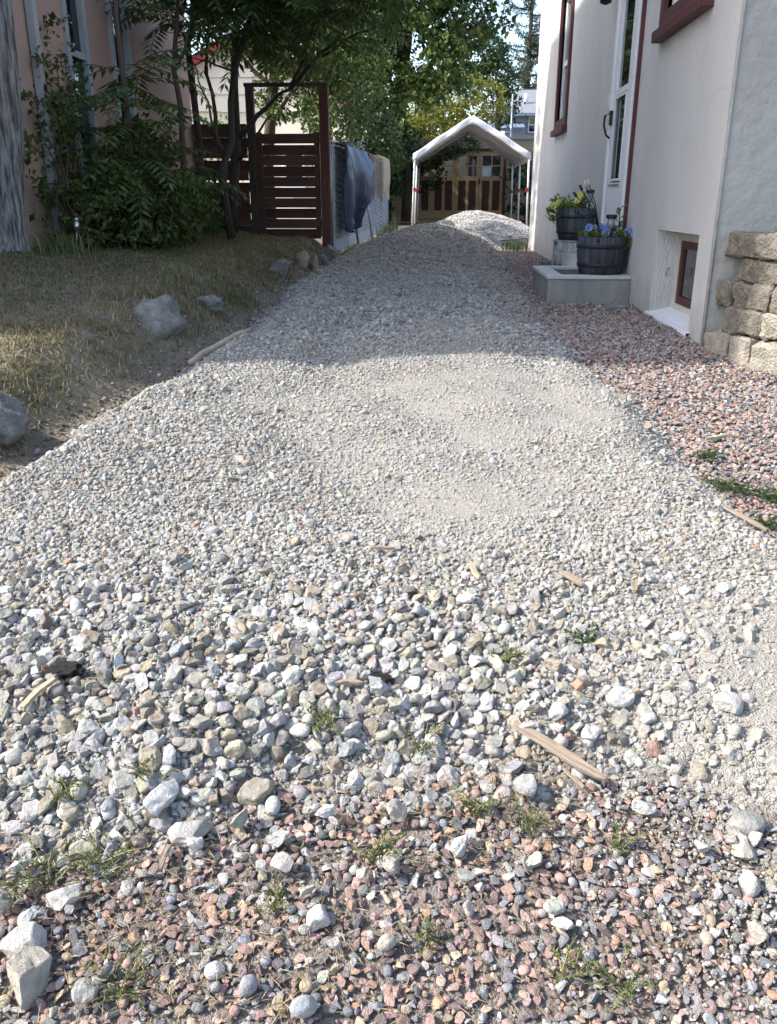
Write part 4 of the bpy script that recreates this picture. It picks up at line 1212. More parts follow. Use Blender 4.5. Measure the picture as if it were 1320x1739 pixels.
MB().box(4.36, 5.04, 45.955, 45.962, 3.96, 4.59).build('pane', M['glass'], wn)
mb = MB(); mb.box(2.4, 3.9, 44.6, 45.3, 3.95, 4.05); mb.add([(2.2, 44.5, 4.06), (4.05, 44.5, 4.06), (4.05, 45.9, 4.4), (2.2, 45.9, 4.4)], [(0, 1, 2, 3)]); mb.build('porch_roof', M['gutter'], fh)
MB().tube([(4.25, 47.0, 5.3), (4.25, 47.0, 5.75)], .1, 8).build('roof_vent', M['white_plastic'], fh)
o = MB().tube([(2.75, 36, .2), (2.75, 36, 4.6)], .035, 8).build('mast_pole', M['galv'], None); tag(o, 'thin grey metal mast rising beside the tree behind the garage', 'pole')
ch = thing('cream_house', (-7, 25, .2), 'sunlit cream sided house with red roof edge behind the gate', 'house')
mb = MB(); lap_siding(mb, 'y', 25.5, -9.2, -2.6, .3, 3.1, .42, .03); lap_siding(mb, 'x', -2.6, 25.5, 33, .3, 3.1, .42, -.03); mb.box(-9.2, -2.65, 25.53, 33, .3, 3.1)
for k in range(5):
    za, zb = 3.1 + k * .42, min(3.1 + (k + 1) * .42, 4.75)
    wa, wb = 3.3 * (4.76 - za) / 1.66, 3.3 * (4.76 - zb) / 1.66
    mb.add([(-5.6 - wa, 25.47, za), (-5.6 + wa, 25.47, za), (-5.6 + wb, 25.5, zb), (-5.6 - wb, 25.5, zb)], [(0, 1, 2, 3)])
mb.build('siding', M['siding_cream'], ch)
mb = MB()
mb.bar((-9.5, 25.3, 2.95), (-5.6, 25.3, 4.86), .14, .2); mb.bar((-1.9, 25.3, 2.95), (-5.6, 25.3, 4.86), .14, .2)
mb.build('fascia', M['roof_red'], ch)
mb = MB(); mb.add([(-9.6, 25.2, 3.02), (-5.6, 25.2, 4.97), (-5.6, 33.5, 4.97), (-9.6, 33.5, 3.02), (-1.7, 25.2, 3.02), (-1.7, 33.5, 3.02)], [(0, 1, 2, 3), (1, 4, 5, 2)]); mb.build('roof', M['roof_grey'], ch)
mb = MB(); ring(mb, 'y', 25.4, 25.5, -4.35, -3.75, 1.1, 2.1, .07); wn = mb.build('window', M['white_paint'], ch); MB().box(-4.3, -3.8, 25.44, 25.45, 1.15, 2.05).build('pane', M['glass'], wn)
# wires
for k, (za, zb, y_) in enumerate(((4.95, 4.85, 34), (5.5, 5.35, 34.4))):
    mb = MB(); mb.tube([(-14 + i * 2, y_ + .3 * math.sin(i), za + (zb - za) * i / 16 - .35 * (1 - ((i - 8) / 8) ** 2)) for i in range(17)], .012, 5)
    o = mb.build('utility_wire', M['black']); tag(o, ['lower black utility wire crossing above the canopy', 'upper black utility wire crossing above the canopy'][k], 'wire', 'utility wires')

# ---------------------------------------------------------------- trees and shrubs
def furrowed_trunk(pts, rad, material, parent):
    nz, na = 150, 96
    P = np.array(pts, float); u = np.linspace(0, len(pts) - 1, nz); k = np.arange(len(pts))
    cx, cy, cz = [np.interp(u, k, P[:, i]) for i in range(3)]; rr = np.interp(u, k, np.array(rad))
    V = []
    for i in range(nz):
        for j in range(na):
            a = 2 * math.pi * j / na
            q = Vector((math.cos(a) * 5.2, math.sin(a) * 5.2, cz[i] * 1.5))
            f = mnoise.noise(q) * .5 + mnoise.noise(q * 2.3 + Vector((3, 1, 7))) * .35
            w_ = mnoise.noise(Vector((math.cos(a) * 1.2, math.sin(a) * 1.2, cz[i] * .8 + 5)))
            ridge = 1 - abs(f) * 2.2
            r = rr[i] * (1 + .10 * w_ + .10 * ridge - .05)
            V.append((cx[i] + r * math.cos(a), cy[i] + r * math.sin(a), cz[i]))
    i = np.arange(nz * na).reshape(nz, na); jn = np.roll(i, -1, 1)
    F = np.stack([i[:-1].ravel(), jn[:-1].ravel(), jn[1:].ravel(), i[1:].ravel()], 1)
    return np_mesh('trunk', np.array(V), F, material, parent, True)
def tree(name, label, cat_, trunk_pts, trunk_r, limbs, blobs, leaf, bark, dens=2.2, sub_r=.35, per=22, lsize=.09, aspect=.6, seed=1, droop=.3, group=None, shell=.5, furrow=False):
    g = np.random.default_rng(seed); rg = random.Random(seed)
    t = thing(name, trunk_pts[0], label, cat_, group)
    if furrow: furrowed_trunk(trunk_pts, trunk_r, M[bark], t)
    else: mb = MB(); mb.tube(trunk_pts, trunk_r, 12); mb.build('trunk', M[bark], t)
    for (a, b, r0, r1, sg) in limbs:
        m2 = MB(); limb(m2, a, b, r0, r1, 7, .25, sg, g=rg); m2.build('branch', M[bark], t)
    P = clump_points(blobs, dens, sub_r, per, g, shell)
    leaf_cloud('crown', P, lsize, M[leaf], t, droop, aspect, .6, g)
    return t
# big grey-barked tree at the left edge, its crown above the picture
tz = float(lawn_z(np.array(-3.4), np.array(7.0)))
tp = [(-3.52, 6.95, tz - .15), (-3.46, 6.97, tz + .12), (-3.41, 7.0, tz + .45), (-3.33, 7.0, tz + 1.0), (-3.30, 7.0, tz + 1.7), (-3.32, 7.05, tz + 2.8), (-3.25, 7.1, tz + 4.2), (-3.3, 7.2, 6.2)]
tree('grey_barked_tree', 'thick grey furrowed trunk at the left edge in front of the pink wall', 'tree', tp, [.26, .165, .135, .118, .115, .11, .095, .06],
     [((-3.25, 7.1, 4.4), (-1.4, 6.6, 6.6), .07, .02, .1), ((-3.25, 7.1, 4.6), (-3.0, 9.5, 7.2), .07, .02, .1), ((-3.3, 7.1, 5.2), (-1.6, 8.6, 7.8), .05, .02, .1)],
     [(-2.6, 5.5, 5.6, 1.2, .9, 1.1), (-2.2, 6.1, 6.9, 1.3, .9, 1.0), (-3.0, 5.4, 7.2, 1.4, 1.0, 1.0), (-3.0, 7.0, 8.0, 1.6, 1.3, .9)], 'leaf_maple', 'bark', 4.0, .34, 26, .10, seed=4, furrow=True)
# sumac clump against the pink wall
def sumac(label, pts, rad, tips, seed, n_fr=(5, 8), flen=(.42, .62), bark='bark_smooth', lw=.14, extra=()):
    rg = random.Random(seed)
    t = thing('sumac_tree', pts[0], label, 'tree')
    MB().tube(pts, rad, 9).build('trunk', M[bark], t)
    out = fd()
    for (a, b, r0) in extra:
        m2 = MB(); limb(m2, a, b, r0, r0 * .35, 7, .22, .04, g=rg); m2.build('branch', M[bark], t)
    for tip in tips:
        for k in range(rg.randint(*n_fr)):
            a = k * 2.4 + rg.uniform(-.4, .4)
            d = Vector((math.cos(a), math.sin(a), rg.uniform(-.05, .55)))
            frond(out, Vector(tip) + Vector((rg.gauss(0, .04), rg.gauss(0, .04), rg.gauss(0, .06))), d, rg.uniform(*flen), rg.randint(8, 11), lw, rg.uniform(.10, .2), rg)
    frond_mesh('fronds', out, M['leaf_sumac'], t)
    mb = MB()
    for r_ in out['R']: mb.tube(r_[::2] + [r_[-1]], [.004] * (len(r_[::2]) + 1), 3, False)
    mb.build('leaf_stalks', M['leaf_shrub'], t)
    return t
sumac('slender sumac with feathery fronds in front of the tall white window', [(-2.95, 8.7, .35), (-2.98, 8.7, 1.0), (-2.97, 8.72, 1.7), (-3.0, 8.75, 2.4), (-2.9, 8.75, 3.4)], [.035, .032, .028, .025, .018],
      [(-2.96, 8.6, 1.55), (-2.90, 8.6, 1.35), (-2.95, 8.75, 1.85), (-2.85, 8.55, 1.15), (-2.8, 8.9, 2.0), (-2.9, 8.75, 3.4), (-2.9, 8.5, .95)], 21, (7, 9), (.6, .85))
sumac('sumac stem with a bend in front of the bare pink wall', [(-2.75, 9.9, .35), (-2.80, 9.9, 1.1), (-2.78, 9.9, 1.75), (-2.83, 9.92, 2.1), (-2.7, 9.95, 3.0)], [.04, .036, .03, .028, .018],
      [(-2.7, 9.95, 2.75), (-2.65, 9.9, 3.1), (-2.85, 9.7, 1.0), (-2.8, 9.7, .8), (-2.9, 10, 2.6), (-2.4, 9.9, 2.9)], 22, (7, 9), (.6, .85), extra=[((-2.8, 9.9, 2.1), (-2.4, 9.9, 2.95), .018)])
sumac('dark twisted double trunk at the end of the pink wall', [(-2.55, 10.9, .35), (-2.60, 10.9, .8), (-2.62, 10.9, 1.15), (-2.48, 10.92, 1.45), (-2.47, 10.95, 1.9), (-2.38, 10.95, 2.3), (-2.1, 11.0, 3.0)], [.055, .05, .045, .042, .04, .036, .022],
      [(-2.1, 11, 2.95), (-2.3, 10.9, 2.8), (-1.9, 10.8, 2.85), (-2.6, 11, 2.9), (-2.45, 10.8, 3.2), (-1.7, 10.7, 3.2), (-2.7, 10.6, 2.55)], 23, (8, 11), (.65, .95), 'bark_dark',
      extra=[((-2.60, 10.9, 1.0), (-2.72, 10.95, 2.6), .035), ((-2.66, 10.9, 1.5), (-2.85, 10.8, 2.3), .016), ((-2.4, 10.95, 2.2), (-2.9, 10.9, 2.35), .015), ((-2.2, 10.95, 2.7), (-1.7, 10.7, 3.2), .02)])
sumac('dark leaning tree arching its branches over the gate', [(-2.85, 12.3, .35), (-2.80, 12.3, 1.0), (-2.72, 12.25, 1.6), (-2.70, 12.2, 2.2), (-2.6, 12.1, 3.0)], [.075, .07, .062, .055, .035],
      [(-1.4, 11.9, 2.72), (-1.2, 11.8, 2.95), (-1.65, 11.8, 3.0), (-.95, 11.5, 3.15), (-2.0, 11.9, 3.1), (-.75, 11.4, 3.35), (-1.1, 11.2, 3.45), (-2.4, 12, 3.1), (-1.6, 11.3, 3.4), (-.55, 11.2, 3.05), (-2.2, 11.6, 2.55), (-2.05, 12.1, 2.75), (-.6, 11.6, 3.4)],
      24, (9, 12), (.65, 1.0), 'bark_dark', .18,
      extra=[((-2.74, 12.25, 1.55), (-1.95, 12.1, 2.15), .045), ((-1.95, 12.1, 2.15), (-1.2, 11.8, 2.75), .032), ((-1.95, 12.1, 2.15), (-1.5, 11.9, 2.95), .022), ((-1.5, 11.95, 2.5), (-.75, 11.5, 2.75), .018), ((-2.66, 12.2, 2.4), (-2.1, 12, 3.2), .025), ((-2.7, 12.25, 1.3), (-2.2, 12.1, 1.85), .028)])
# sumac boughs reaching in overhead
sumac('tall sumac with a spreading feathery crown above the gate', [(-3.1, 11.6, .35), (-3.05, 11.6, 1.4), (-3.1, 11.55, 2.6), (-2.6, 11.3, 3.8)], [.05, .045, .04, .025],
      [(x_, y_, z_) for (x_, y_, z_) in [(-2.6, 10.2, 2.95), (-2.3, 10.0, 3.1), (-2.0, 10.2, 3.0), (-1.7, 10.0, 3.15), (-1.3, 10.2, 3.1), (-1.0, 10.4, 2.95), (-2.9, 10.3, 3.2), (-1.5, 10.6, 2.75), (-2.1, 10.7, 2.7), (-2.5, 10.8, 3.0), (-.8, 10.3, 3.15), (-1.8, 11, 3.5), (-.7, 10.8, 3.3)]],
      25, (9, 12), (.7, 1.0), 'bark_dark', .18, extra=[((-2.6, 11.3, 3.8), (-1.0, 10.4, 3.4), .02), ((-2.9, 11.5, 3.0), (-2.0, 10.3, 3.2), .02)])
# shrubs along the pink wall
def shrub(name, label, blobs, leaf, seed, dens=9, sub=.10, per=20, ls=.065, aspect=.55, droop=.2):
    g = np.random.default_rng(seed); rg = random.Random(seed)
    b0 = blobs[0]; zb = float(lawn_z(np.array(b0[0]), np.array(b0[1])))
    t = thing(name, (b0[0], b0[1], zb), label, 'shrub')
    mb = MB()
    for b in blobs:
        for k in range(5):
            limb(mb, (b[0] + rg.gauss(0, .06), b[1] + rg.gauss(0, .06), zb - .03), (b[0] + rg.uniform(-.7, .7) * b[3], b[1] + rg.uniform(-.7, .7) * b[4], b[2] + rg.uniform(0, .7) * b[5]), .010, .004, 5, .2, 0, 5, rg)
    mb.build('stems', M['bark_smooth'], t)
    P = clump_points(blobs, dens, sub, per, g, .35)
    P = P[P[:, 2] > zb + .01]
    leaf_cloud('foliage', P, ls, M[leaf], t, droop, aspect, .5, g)
    return t
shrub('vine_shrub', 'loose leafy vine climbing beside the grey trunk', [(-3.36, 7.85, 1.25, .14, .40, .80), (-3.38, 8.3, 1.6, .12, .28, .8), (-3.2, 7.9, .7, .2, .4, .4)], 'leaf_shrub', 31, 22, .09, 14, .06, .6)
shrub('round_shrub', 'dark rounded shrub under the tall white window', [(-2.98, 8.25, .70, .36, .5, .44), (-3.0, 8.9, .95, .38, .5, .62), (-2.8, 8.7, .65, .35, .5, .35)], 'leaf_shrub', 32, 30, .11, 26, .065)
shrub('leafy_shrub', 'tall leafy shrub in the middle of the pink wall', [(-2.92, 9.5, .68, .38, .6, .42), (-3.05, 9.5, 1.1, .34, .55, .45)], 'leaf_shrub', 33, 30, .11, 26, .068)
shrub('spreading_shrub', 'low spreading shrub touching the lawn before the board fence', [(-3.08, 10.5, .66, .36, .6, .40), (-3.2, 11.5, .64, .30, .55, .36)], 'leaf_shrub', 34, 28, .11, 26, .07)
shrub('feathery_shrub', 'feathery dark green shrub in front of the board fence', [(-3.2, 12.2, .72, .28, .4, .42)], 'leaf_dark', 35, 28, .11, 26, .08, .35)
shrub('lime_plant', 'small lime green plant at the foot of the grey trunk', [(-3.12, 7.35, .42, .10, .08, .06)], 'leaf_bright', 36, 60, .03, 10, .05)
t = thing('grass_clump', (-3.2, 7.2, .35), 'clump of tall green grass beside the grey trunk', 'grass clump')
def blades(name, x, y, z, h, material, parent, lean=.35, wid=.006, g=rng):
    n = len(x); a = g.uniform(0, 6.283, n); l_ = lean * g.random(n)
    bx = np.stack([np.cos(a), np.sin(a), np.zeros(n)], 1); sd = np.stack([-np.sin(a), np.cos(a), np.zeros(n)], 1)
    P = np.stack([x, y, z], 1); h = np.asarray(h)[:, None]
    wv = sd * wid * g.uniform(.6, 1.3, n)[:, None]
    m_ = P + bx * h * l_[:, None] * .35 + np.array([0, 0, 1]) * h * .6
    t_ = P + bx * h * l_[:, None] * 1.1 + np.array([0, 0, 1]) * h * (1 - .35 * l_[:, None])
    V = np.stack([P - wv, P + wv, m_ + wv * .7, m_ - wv * .7, t_], 1).reshape(-1, 3)
    k = np.arange(n) * 5
    F = np.concatenate([np.stack([k, k + 1, k + 2], 1), np.stack([k, k + 2, k + 3], 1), np.stack([k + 3, k + 2, k + 4], 1)])
    return np_mesh(name, V, F, material, parent)
gx = rng.normal(-3.15, .12, 240); gy = rng.normal(7.3, .15, 240)
blades('blades', gx, gy, lawn_z(gx, gy) - .01, rng.uniform(.08, .26, 240), M['leaf_weed'], t, .6, .005)['kind'] = 'stuff'
# trees behind
def bl(*a): return list(a)
tree('broadleaf_tree', 'large dark green maple filling the middle behind the fence', 'tree', [(-1.7, 27.5, .2), (-1.6, 27.5, 1.6), (-1.4, 27.5, 3.0), (-1.0, 27.6, 5.0), (-.8, 27.6, 8)], [.26, .22, .2, .15, .06],
     [((-1.4, 27.5, 2.8), (-3.6, 27, 5.2), .12, .04, .06), ((-1.3, 27.5, 3.4), (1.2, 27.0, 5.6), .11, .04, .06), ((-1.0, 27.6, 5), (-2.4, 28, 8), .08, .03, .05)],
     [(-2.9, 26.6, 4.9, 1.7, 1.3, 1.3), (-.7, 26.2, 4.6, 1.5, 1.2, 1.0), (.6, 26.9, 5.6, 1.2, 1.2, 1.1), (-1.2, 26.6, 6.8, 2.0, 1.5, 1.5), (.3, 27.2, 7.4, 1.5, 1.5, 1.3), (-3.6, 27, 7.0, 1.7, 1.5, 1.5), (-2.0, 26.4, 3.5, 1.2, 1.0, .8), (-.4, 26.9, 9.0, 2.2, 2, 1.5), (-3.4, 26.5, 5.9, 1.6, 1.3, 1.2), (-.2, 26.0, 3.75, .9, .8, .6)],
     'leaf_maple', 'bark_dark', 4.6, .34, 30, .15, .75, 41)
tree('vine_covered_tree', 'dark vine-covered tree at the left end of the garage doors', 'tree', [(-1.0, 27.2, .2), (-.95, 27.2, 1.2), (-1.0, 27.2, 2.6)], [.14, .12, .08],
     [((-1, 27.2, 1.4), (.4, 27.9, 2.25), .05, .015, .05)],
     [(-1.35, 26.9, 2.2, .75, .7, .9), (-1.7, 26.6, 1.2, .6, .6, .7), (-.35, 28.2, 2.15, .65, .35, .32), (.35, 28.35, 2.3, .45, .25, .2), (-.45, 28.3, 1.55, .5, .3, .5), (.95, 28.4, 2.45, .35, .2, .14)],
     'leaf_dark', 'bark_dark', 9, .2, 26, .10, .8, 42)
tree('small_dark_tree', 'small dense dark tree at the end of the slatted fence', 'tree', [(-1.9, 23.6, .2), (-1.95, 23.6, 1.2), (-1.8, 23.5, 2.4)], [.10, .08, .05],
     [((-1.95, 23.6, .9), (-1.35, 23.5, 1.9), .03, .01, .05), ((-1.93, 23.6, .8), (-2.2, 23.4, 1.9), .03, .01, .05)],
     [(-1.75, 23.4, 2.6, .75, .7, .8), (-2.5, 23.2, 2.9, .9, .8, .8), (-1.35, 23.6, 1.9, .45, .5, .5)], 'leaf_dark', 'bark_dark', 8, .22, 26, .09, .7, 43)
tree('yard_tree', 'mid green leafy tree showing through the gate arbour', 'tree', [(-3.4, 18.0, .3), (-3.4, 18.0, 1.5), (-3.2, 18.0, 3.0), (-3.1, 18, 4.4)], [.14, .12, .09, .05],
     [((-3.3, 18, 2.2), (-2.2, 17.6, 3.2), .05, .015, .05), ((-3.2, 18, 2.8), (-4.4, 18, 3.8), .05, .015, .05)],
     [(-2.75, 17.7, 2.75, .75, .8, .6), (-1.95, 17.4, 2.4, .55, .9, .6), (-2.2, 17.4, 3.5, .95, 1.0, .75), (-3.6, 17.8, 4.0, 1.1, 1.0, .8), (-2.6, 16.4, 4.4, 1.2, 1.2, .8), (-1.9, 18.6, 3.5, .9, .9, .8), (-2.4, 15.2, 4.9, 1.2, 1.0, .7)], 'leaf_maple', 'bark_dark', 8, .24, 24, .085, .75, 44)
tree('lime_shrub_tree', 'yellow-green shrub glowing behind the board fence', 'shrub', [(-4.7, 17.2, .3), (-4.65, 17.2, 1.0), (-4.6, 17.2, 1.7)], [.05, .04, .02], [],
     [(-4.55, 17.2, 1.75, .7, .5, .55), (-3.85, 17.6, 1.5, .5, .5, .5)], 'leaf_bright', 'bark_smooth', 10, .16, 22, .075, .6, 45)
tree('golden_shrub', 'tall golden-green shrub rising behind the canopy peak', 'shrub', [(.8, 35.5, .2), (.8, 35.5, 2.0), (.7, 35.5, 4.0)], [.12, .1, .05], [],
     [(-.7, 35.2, 3.6, .9, .8, 1.0), (.5, 35.2, 4.4, 1.0, .9, 1.0), (1.6, 35.2, 4.3, .85, .8, .8), (.2, 35.0, 3.2, 1.4, .9, .9), (-1.2, 35.4, 3.0, .8, .8, .8)], 'leaf_yellow', 'bark_smooth', 5.5, .26, 28, .13, .5, 46, -.3)
tree('backyard_tree', 'dark tree between the golden shrub and the white sided house', 'tree', [(2.4, 39, .2), (2.4, 39, 3), (2.4, 39, 5)], [.18, .15, .08], [],
     [(2.2, 38.6, 5.5, .95, 1, 1.0), (1.3, 38.8, 6.4, 1.2, 1.1, 1.0), (2.6, 38.8, 4.5, .5, .7, .8)], 'leaf_dark', 'bark_dark', 4.2, .36, 28, .16, .6, 47)
# spruce
g = np.random.default_rng(51); rg = random.Random(51)
t = thing('spruce_tree', (4.75, 52, .2), 'tall sparse spruce against the sky beside the stucco house', 'tree')
MB().tube([(4.75, 52, .2), (4.75, 52, 8), (4.8, 52, 16)], [.16, .12, .03], 8).build('trunk', M['bark_dark'], t)
P = []; mb = MB()
for k in range(150):
    z = rg.uniform(4.5, 15.8); a = rg.uniform(0, 6.28); L_ = (16.4 - z) * .26 * rg.uniform(.6, 1.15) + .25
    b = Vector((4.75, 52, z)); e = b + Vector((math.cos(a) * L_, math.sin(a) * L_, L_ * .35 - .1))
    mid = b.lerp(e, .5) + Vector((0, 0, -.12 * L_))
    mb.tube([b, mid, e], [.03, .02, .008], 4)
    m_ = int(110 * L_ * (1.0 if z < 9 else .55)); u = g.random(m_)
    for uu in u: P.append((b.lerp(mid, uu * 2) if uu < .5 else mid.lerp(e, uu * 2 - 1)) + Vector((rg.gauss(0, .06), rg.gauss(0, .06), rg.gauss(-.04, .05))))
mb.build('branches', M['bark_dark'], t)
leaf_cloud('needles', np.array([p[:] for p in P]), .17, M['needle'], t, .1, .22, .3, g)
# far wood that closes the view
Pw = []
for k in range(46):
    x_ = -42 + k * 2.0 + g.uniform(-.8, .8)
    if 1.0 < x_ < 15: hh = g.uniform(4.5, 6.5)
    else: hh = g.uniform(5, 8)
    Pw.append((x_, 66 + g.uniform(-3, 3), hh * .5, 1.9, 1.8, hh * .5))
P = clump_points(Pw, 1.5, .5, 18, g, .6)
o = leaf_cloud('far_trees', P, .38, M['leaf_maple'], None, .2, .7, .5, g); tag(o, 'distant dark green belt of trees closing the view', 'trees', kind='stuff')
# shrubs and hedge right of the canopy
tree('hedge_bush', 'dark green bush behind the right-hand canopy poles', 'shrub', [(2.9, 27.6, .2), (2.9, 27.6, .8), (2.9, 27.6, 1.4)], [.05, .04, .02], [],
     [(2.75, 27.9, 1.1, .6, .5, .9), (3.3, 27.6, 1.2, .6, .6, .9), (2.3, 28.4, 1.65, .25, .2, .3)], 'leaf_dark', 'bark_smooth', 9, .2, 26, .10, .75, 48)
gx = np.concatenate([rng.normal(1.32, .10, 260), rng.normal(1.45, .08, 160)]); gy = np.concatenate([rng.normal(15.6, .5, 260), rng.normal(10.6, .5, 160)])
o = blades('wall_weeds', gx, gy, base(gx, gy) - .01, rng.uniform(.05, .2, len(gx)), M['leaf_weed_dark'], None, .7, .006); tag(o, 'scraggly weeds along the foot of the stucco wall', 'weeds', kind='stuff')
gx = rng.normal(-1.05, .10, 420) ; gy = rng.normal(18.6, 1.3, 420)
o = blades('fence_weeds', gx, gy, base(gx, gy) - .01, rng.uniform(.08, .38, len(gx)), M['leaf_weed'], None, .6, .008); tag(o, 'tall green weeds at the foot of the slatted fence', 'weeds', kind='stuff')

gx = np.concatenate([rng.normal(-1.35, .08, 500), rng.normal(-1.2, .1, 500)]); gy = np.concatenate([rng.uniform(12.6, 15.5, 500), rng.uniform(15, 18, 500)])
o = blades('verge_grass', gx, gy, np.maximum(base(gx, gy), lawn_z(gx, gy) * (gy < 13.4)) - .01, rng.uniform(.04, .16, len(gx)), M['grass'], None, .8, .007); tag(o, 'short grass along the foot of the slatted fence by the tarp', 'grass', kind='stuff')
# ---------------------------------------------------------------- lawn grass
n = 95000
gx = rng.uniform(-3.5, -1.15, n); gy = rng.uniform(2.2, 13.0, n)
e_ = np.interp(gy, LY, LX); dd = e_ - gx
patch = wob(gx, gy, 1.9, 1) + .5 * wob(gx, gy, 5.1, 1)
keep = (dd > .04 + .10 * rng.random(n)) & (patch + .55 + dd * .8 - .9 * (gy < 4.3) > rng.uniform(-.6, .9, n))
gx, gy, dd = gx[keep], gy[keep], dd[keep]
hh = .012 + .024 * rng.random(len(gx)) + .03 * (dd < .5) * rng.random(len(gx)) ** 2
dry = (wob(gx, gy, 2.7, 1) + .7 * (dd < .9) + .5 * (gy < 6.5) > .55 + rng.normal(0, .5, len(gx)))
gz = lawn_z(gx, gy) - .004
blades('grass', gx[~dry], gy[~dry], gz[~dry], hh[~dry], M['grass'], lawn, 1.5, .004)['kind'] = 'stuff'
blades('dry_grass', gx[dry], gy[dry], gz[dry], hh[dry] * 1.15, M['straw'], lawn, 1.8, .0035)['kind'] = 'stuff'
# long dry tufts hanging over the bank
ci = []
for k in range(70):
    y_ = random.uniform(3.0, 10.5); e = float(np.interp(y_, LY, LX)); ci.append((e - random.uniform(.10, .6), y_))
ci = np.array(ci); k_ = rng.integers(0, len(ci), 5200)
gx = ci[k_, 0] + rng.normal(0, .05, 5200); gy = ci[k_, 1] + rng.normal(0, .06, 5200)
blades('tufts', gx, gy, lawn_z(gx, gy) - .01, rng.uniform(.02, .075, 5200), M['straw'], lawn, 1.3, .0035)['kind'] = 'stuff'
k_ = rng.integers(0, len(ci), 2600)
gx = ci[k_, 0] + rng.normal(0, .07, 2600); gy = ci[k_, 1] + rng.normal(0, .08, 2600)
blades('green_tufts', gx, gy, lawn_z(gx, gy) - .01, rng.uniform(.03, .10, 2600), M['leaf_weed'], lawn, 1.0, .004)['kind'] = 'stuff'

# ---------------------------------------------------------------- boulders along the lawn edge
def boulder(x, y, size, squash, rotz, material, label, seed, zoff=0.0, sub=4, tilt=(0, 0), name='boulder', cat_='boulder'):
    me = rock_mesh(name, seed, material, sub=sub, planes=11, depth=(.42, .85), squash=squash, rough=.16, shade=True)
    o = bpy.data.objects.new(name, me); C.objects.link(o)
    zs = float(max(gray_z(np.array(x), np.array(y)), lawn_z(np.array(x), np.array(y)) if x < -1.2 else -9))
    o.location = (x, y, zs + zoff); o.scale = (size,) * 3; o.rotation_euler = (tilt[0], tilt[1], rotz)
    return tag(o, label, cat_)
boulder(-1.99, 3.50, .19, (1, .8, .85), .4, M['boulder_dark'], 'grey boulder cut by the left edge beside the white gravel', 61, .05)
boulder(-1.66, 5.08, .235, (1, .75, .75), .9, M['boulder'], 'largest pale boulder half sunk in the lawn bank', 162, -.05, tilt=(0, .1))
boulder(-1.55, 5.75, .17, (1, .6, .32), .3, M['boulder'], 'flat pale rock just behind the largest bank boulder', 63, .02)
boulder(-1.90, 4.75, .12, (1, .9, .7), 1.2, M['boulder_dark'], 'small half-buried grey rock among dry grass on the bank', 64, -.05)
boulder(-1.63, 9.1, .17, (1, .55, .75), 1.0, M['boulder'], 'pale pointed rock at the lawn edge nearest of the upright ones', 65, .05, tilt=(.3, .4))
boulder(-1.60, 10.35, .15, (.65, 1, 1), .2, M['sandstone'], 'tan upright rock left of the split pair by the gate', 66, .06, tilt=(.2, .15))
boulder(-1.50, 10.7, .15, (.6, 1, .95), .5, M['sandstone'], 'tan rock second from the left in the row by the gate', 67, .05, tilt=(.25, .2))
boulder(-1.44, 11.3, .16, (.9, .8, .7), .8, M['boulder'], 'grey-brown rock third in the row by the gate', 68, .03)
boulder(-1.52, 12.3, .20, (1, .8, .85), 1.5, M['boulder'], 'rounded pale rock at the foot of the gate post', 69, .06)
# peeled branch on the bank
zf = lambda x, y: float(max(gray_z(np.array(x), np.array(y)), lawn_z(np.array(x), np.array(y))))
pts = [(-1.38, 4.70), (-1.345, 4.74), (-1.35, 4.84), (-1.33, 4.95), (-1.26, 5.05), (-1.20, 5.15), (-1.15, 5.25)]
mb = MB(); mb.tube([(a, b, zf(a, b) + .030) for a, b in pts], [.019, .022, .023, .022, .022, .021, .018], 10)
o = mb.build('peeled_branch', M['wood_pale']); tag(o, 'pale crooked peeled branch lying at the gravel edge', 'branch')
# stake lamp on the lawn
lz = float(lawn_z(np.array(-3.12), np.array(7.75)))
solar((-3.17, 7.62, lz - .02), .30, 0, 'leaning steel solar stake lamp on the lawn before the shrubs', 'chrome', .035, (.14, 0))

# ---------------------------------------------------------------- single stones one notices
def lump(x, y, size, squash, rz, col, label, seed, red=False, planes=10, depth=(.45, .85), rough=.09, zoff=.55, tilt=(0, 0)):
    me = rock_mesh('rock', seed, M['gray'], sub=4, planes=planes, depth=depth, squash=squash, rough=rough, shade=True)
    o = bpy.data.objects.new('rock', me); C.objects.link(o)
    zs = float(max(gray_z(np.array(x), np.array(y)), base(x, y)))
    o.location = (x, y, zs + size * squash[2] * zoff); o.scale = (size,) * 3; o.rotation_euler = (*tilt, rz); o['col'] = [*col, 1.0]
    return tag(o, label, 'rock')
lump(-.395, 1.185, .022, (1, .85, .85), .3, (.52, .53, .52), 'smooth pale oval pebble alone near the bottom edge', 81, planes=3, depth=(.85, .98), rough=.02)
lump(-.212, 1.30, .029, (1, .8, .85), 1.2, (.62, .62, .61), 'bright white angular lump on the red stones', 82)
lump(-.735, 1.155, .058, (.7, 1, .75), .5, (.45, .41, .34), 'large tan concrete lump at the lower left', 83, tilt=(.3, 0))
lump(-.775, 1.215, .042, (.8, 1, .8), 2.2, (.50, .47, .42), 'pale concrete lump leaning behind the large tan one', 84)
lump(-.74, 1.32, .036, (1.2, .7, .7), .4, (.52, .50, .45), 'pale wedge of concrete just above the two tan lumps', 85)
lump(.715, 1.58, .043, (1.15, .85, .6), .4, (.27, .27, .255), 'big smooth grey oval cobble at the right', 86, planes=3, depth=(.9, 1), rough=.015, zoff=.6)
lump(.69, 1.52, .034, (1, .8, .7), 1.0, (.42, .40, .33), 'pale angular stone touching the grey oval cobble', 87)
lump(.235, 1.66, .040, (.75, 1, .9), .5, (.33, .33, .335), 'grey banded upright chunk below the wooden lath', 88)
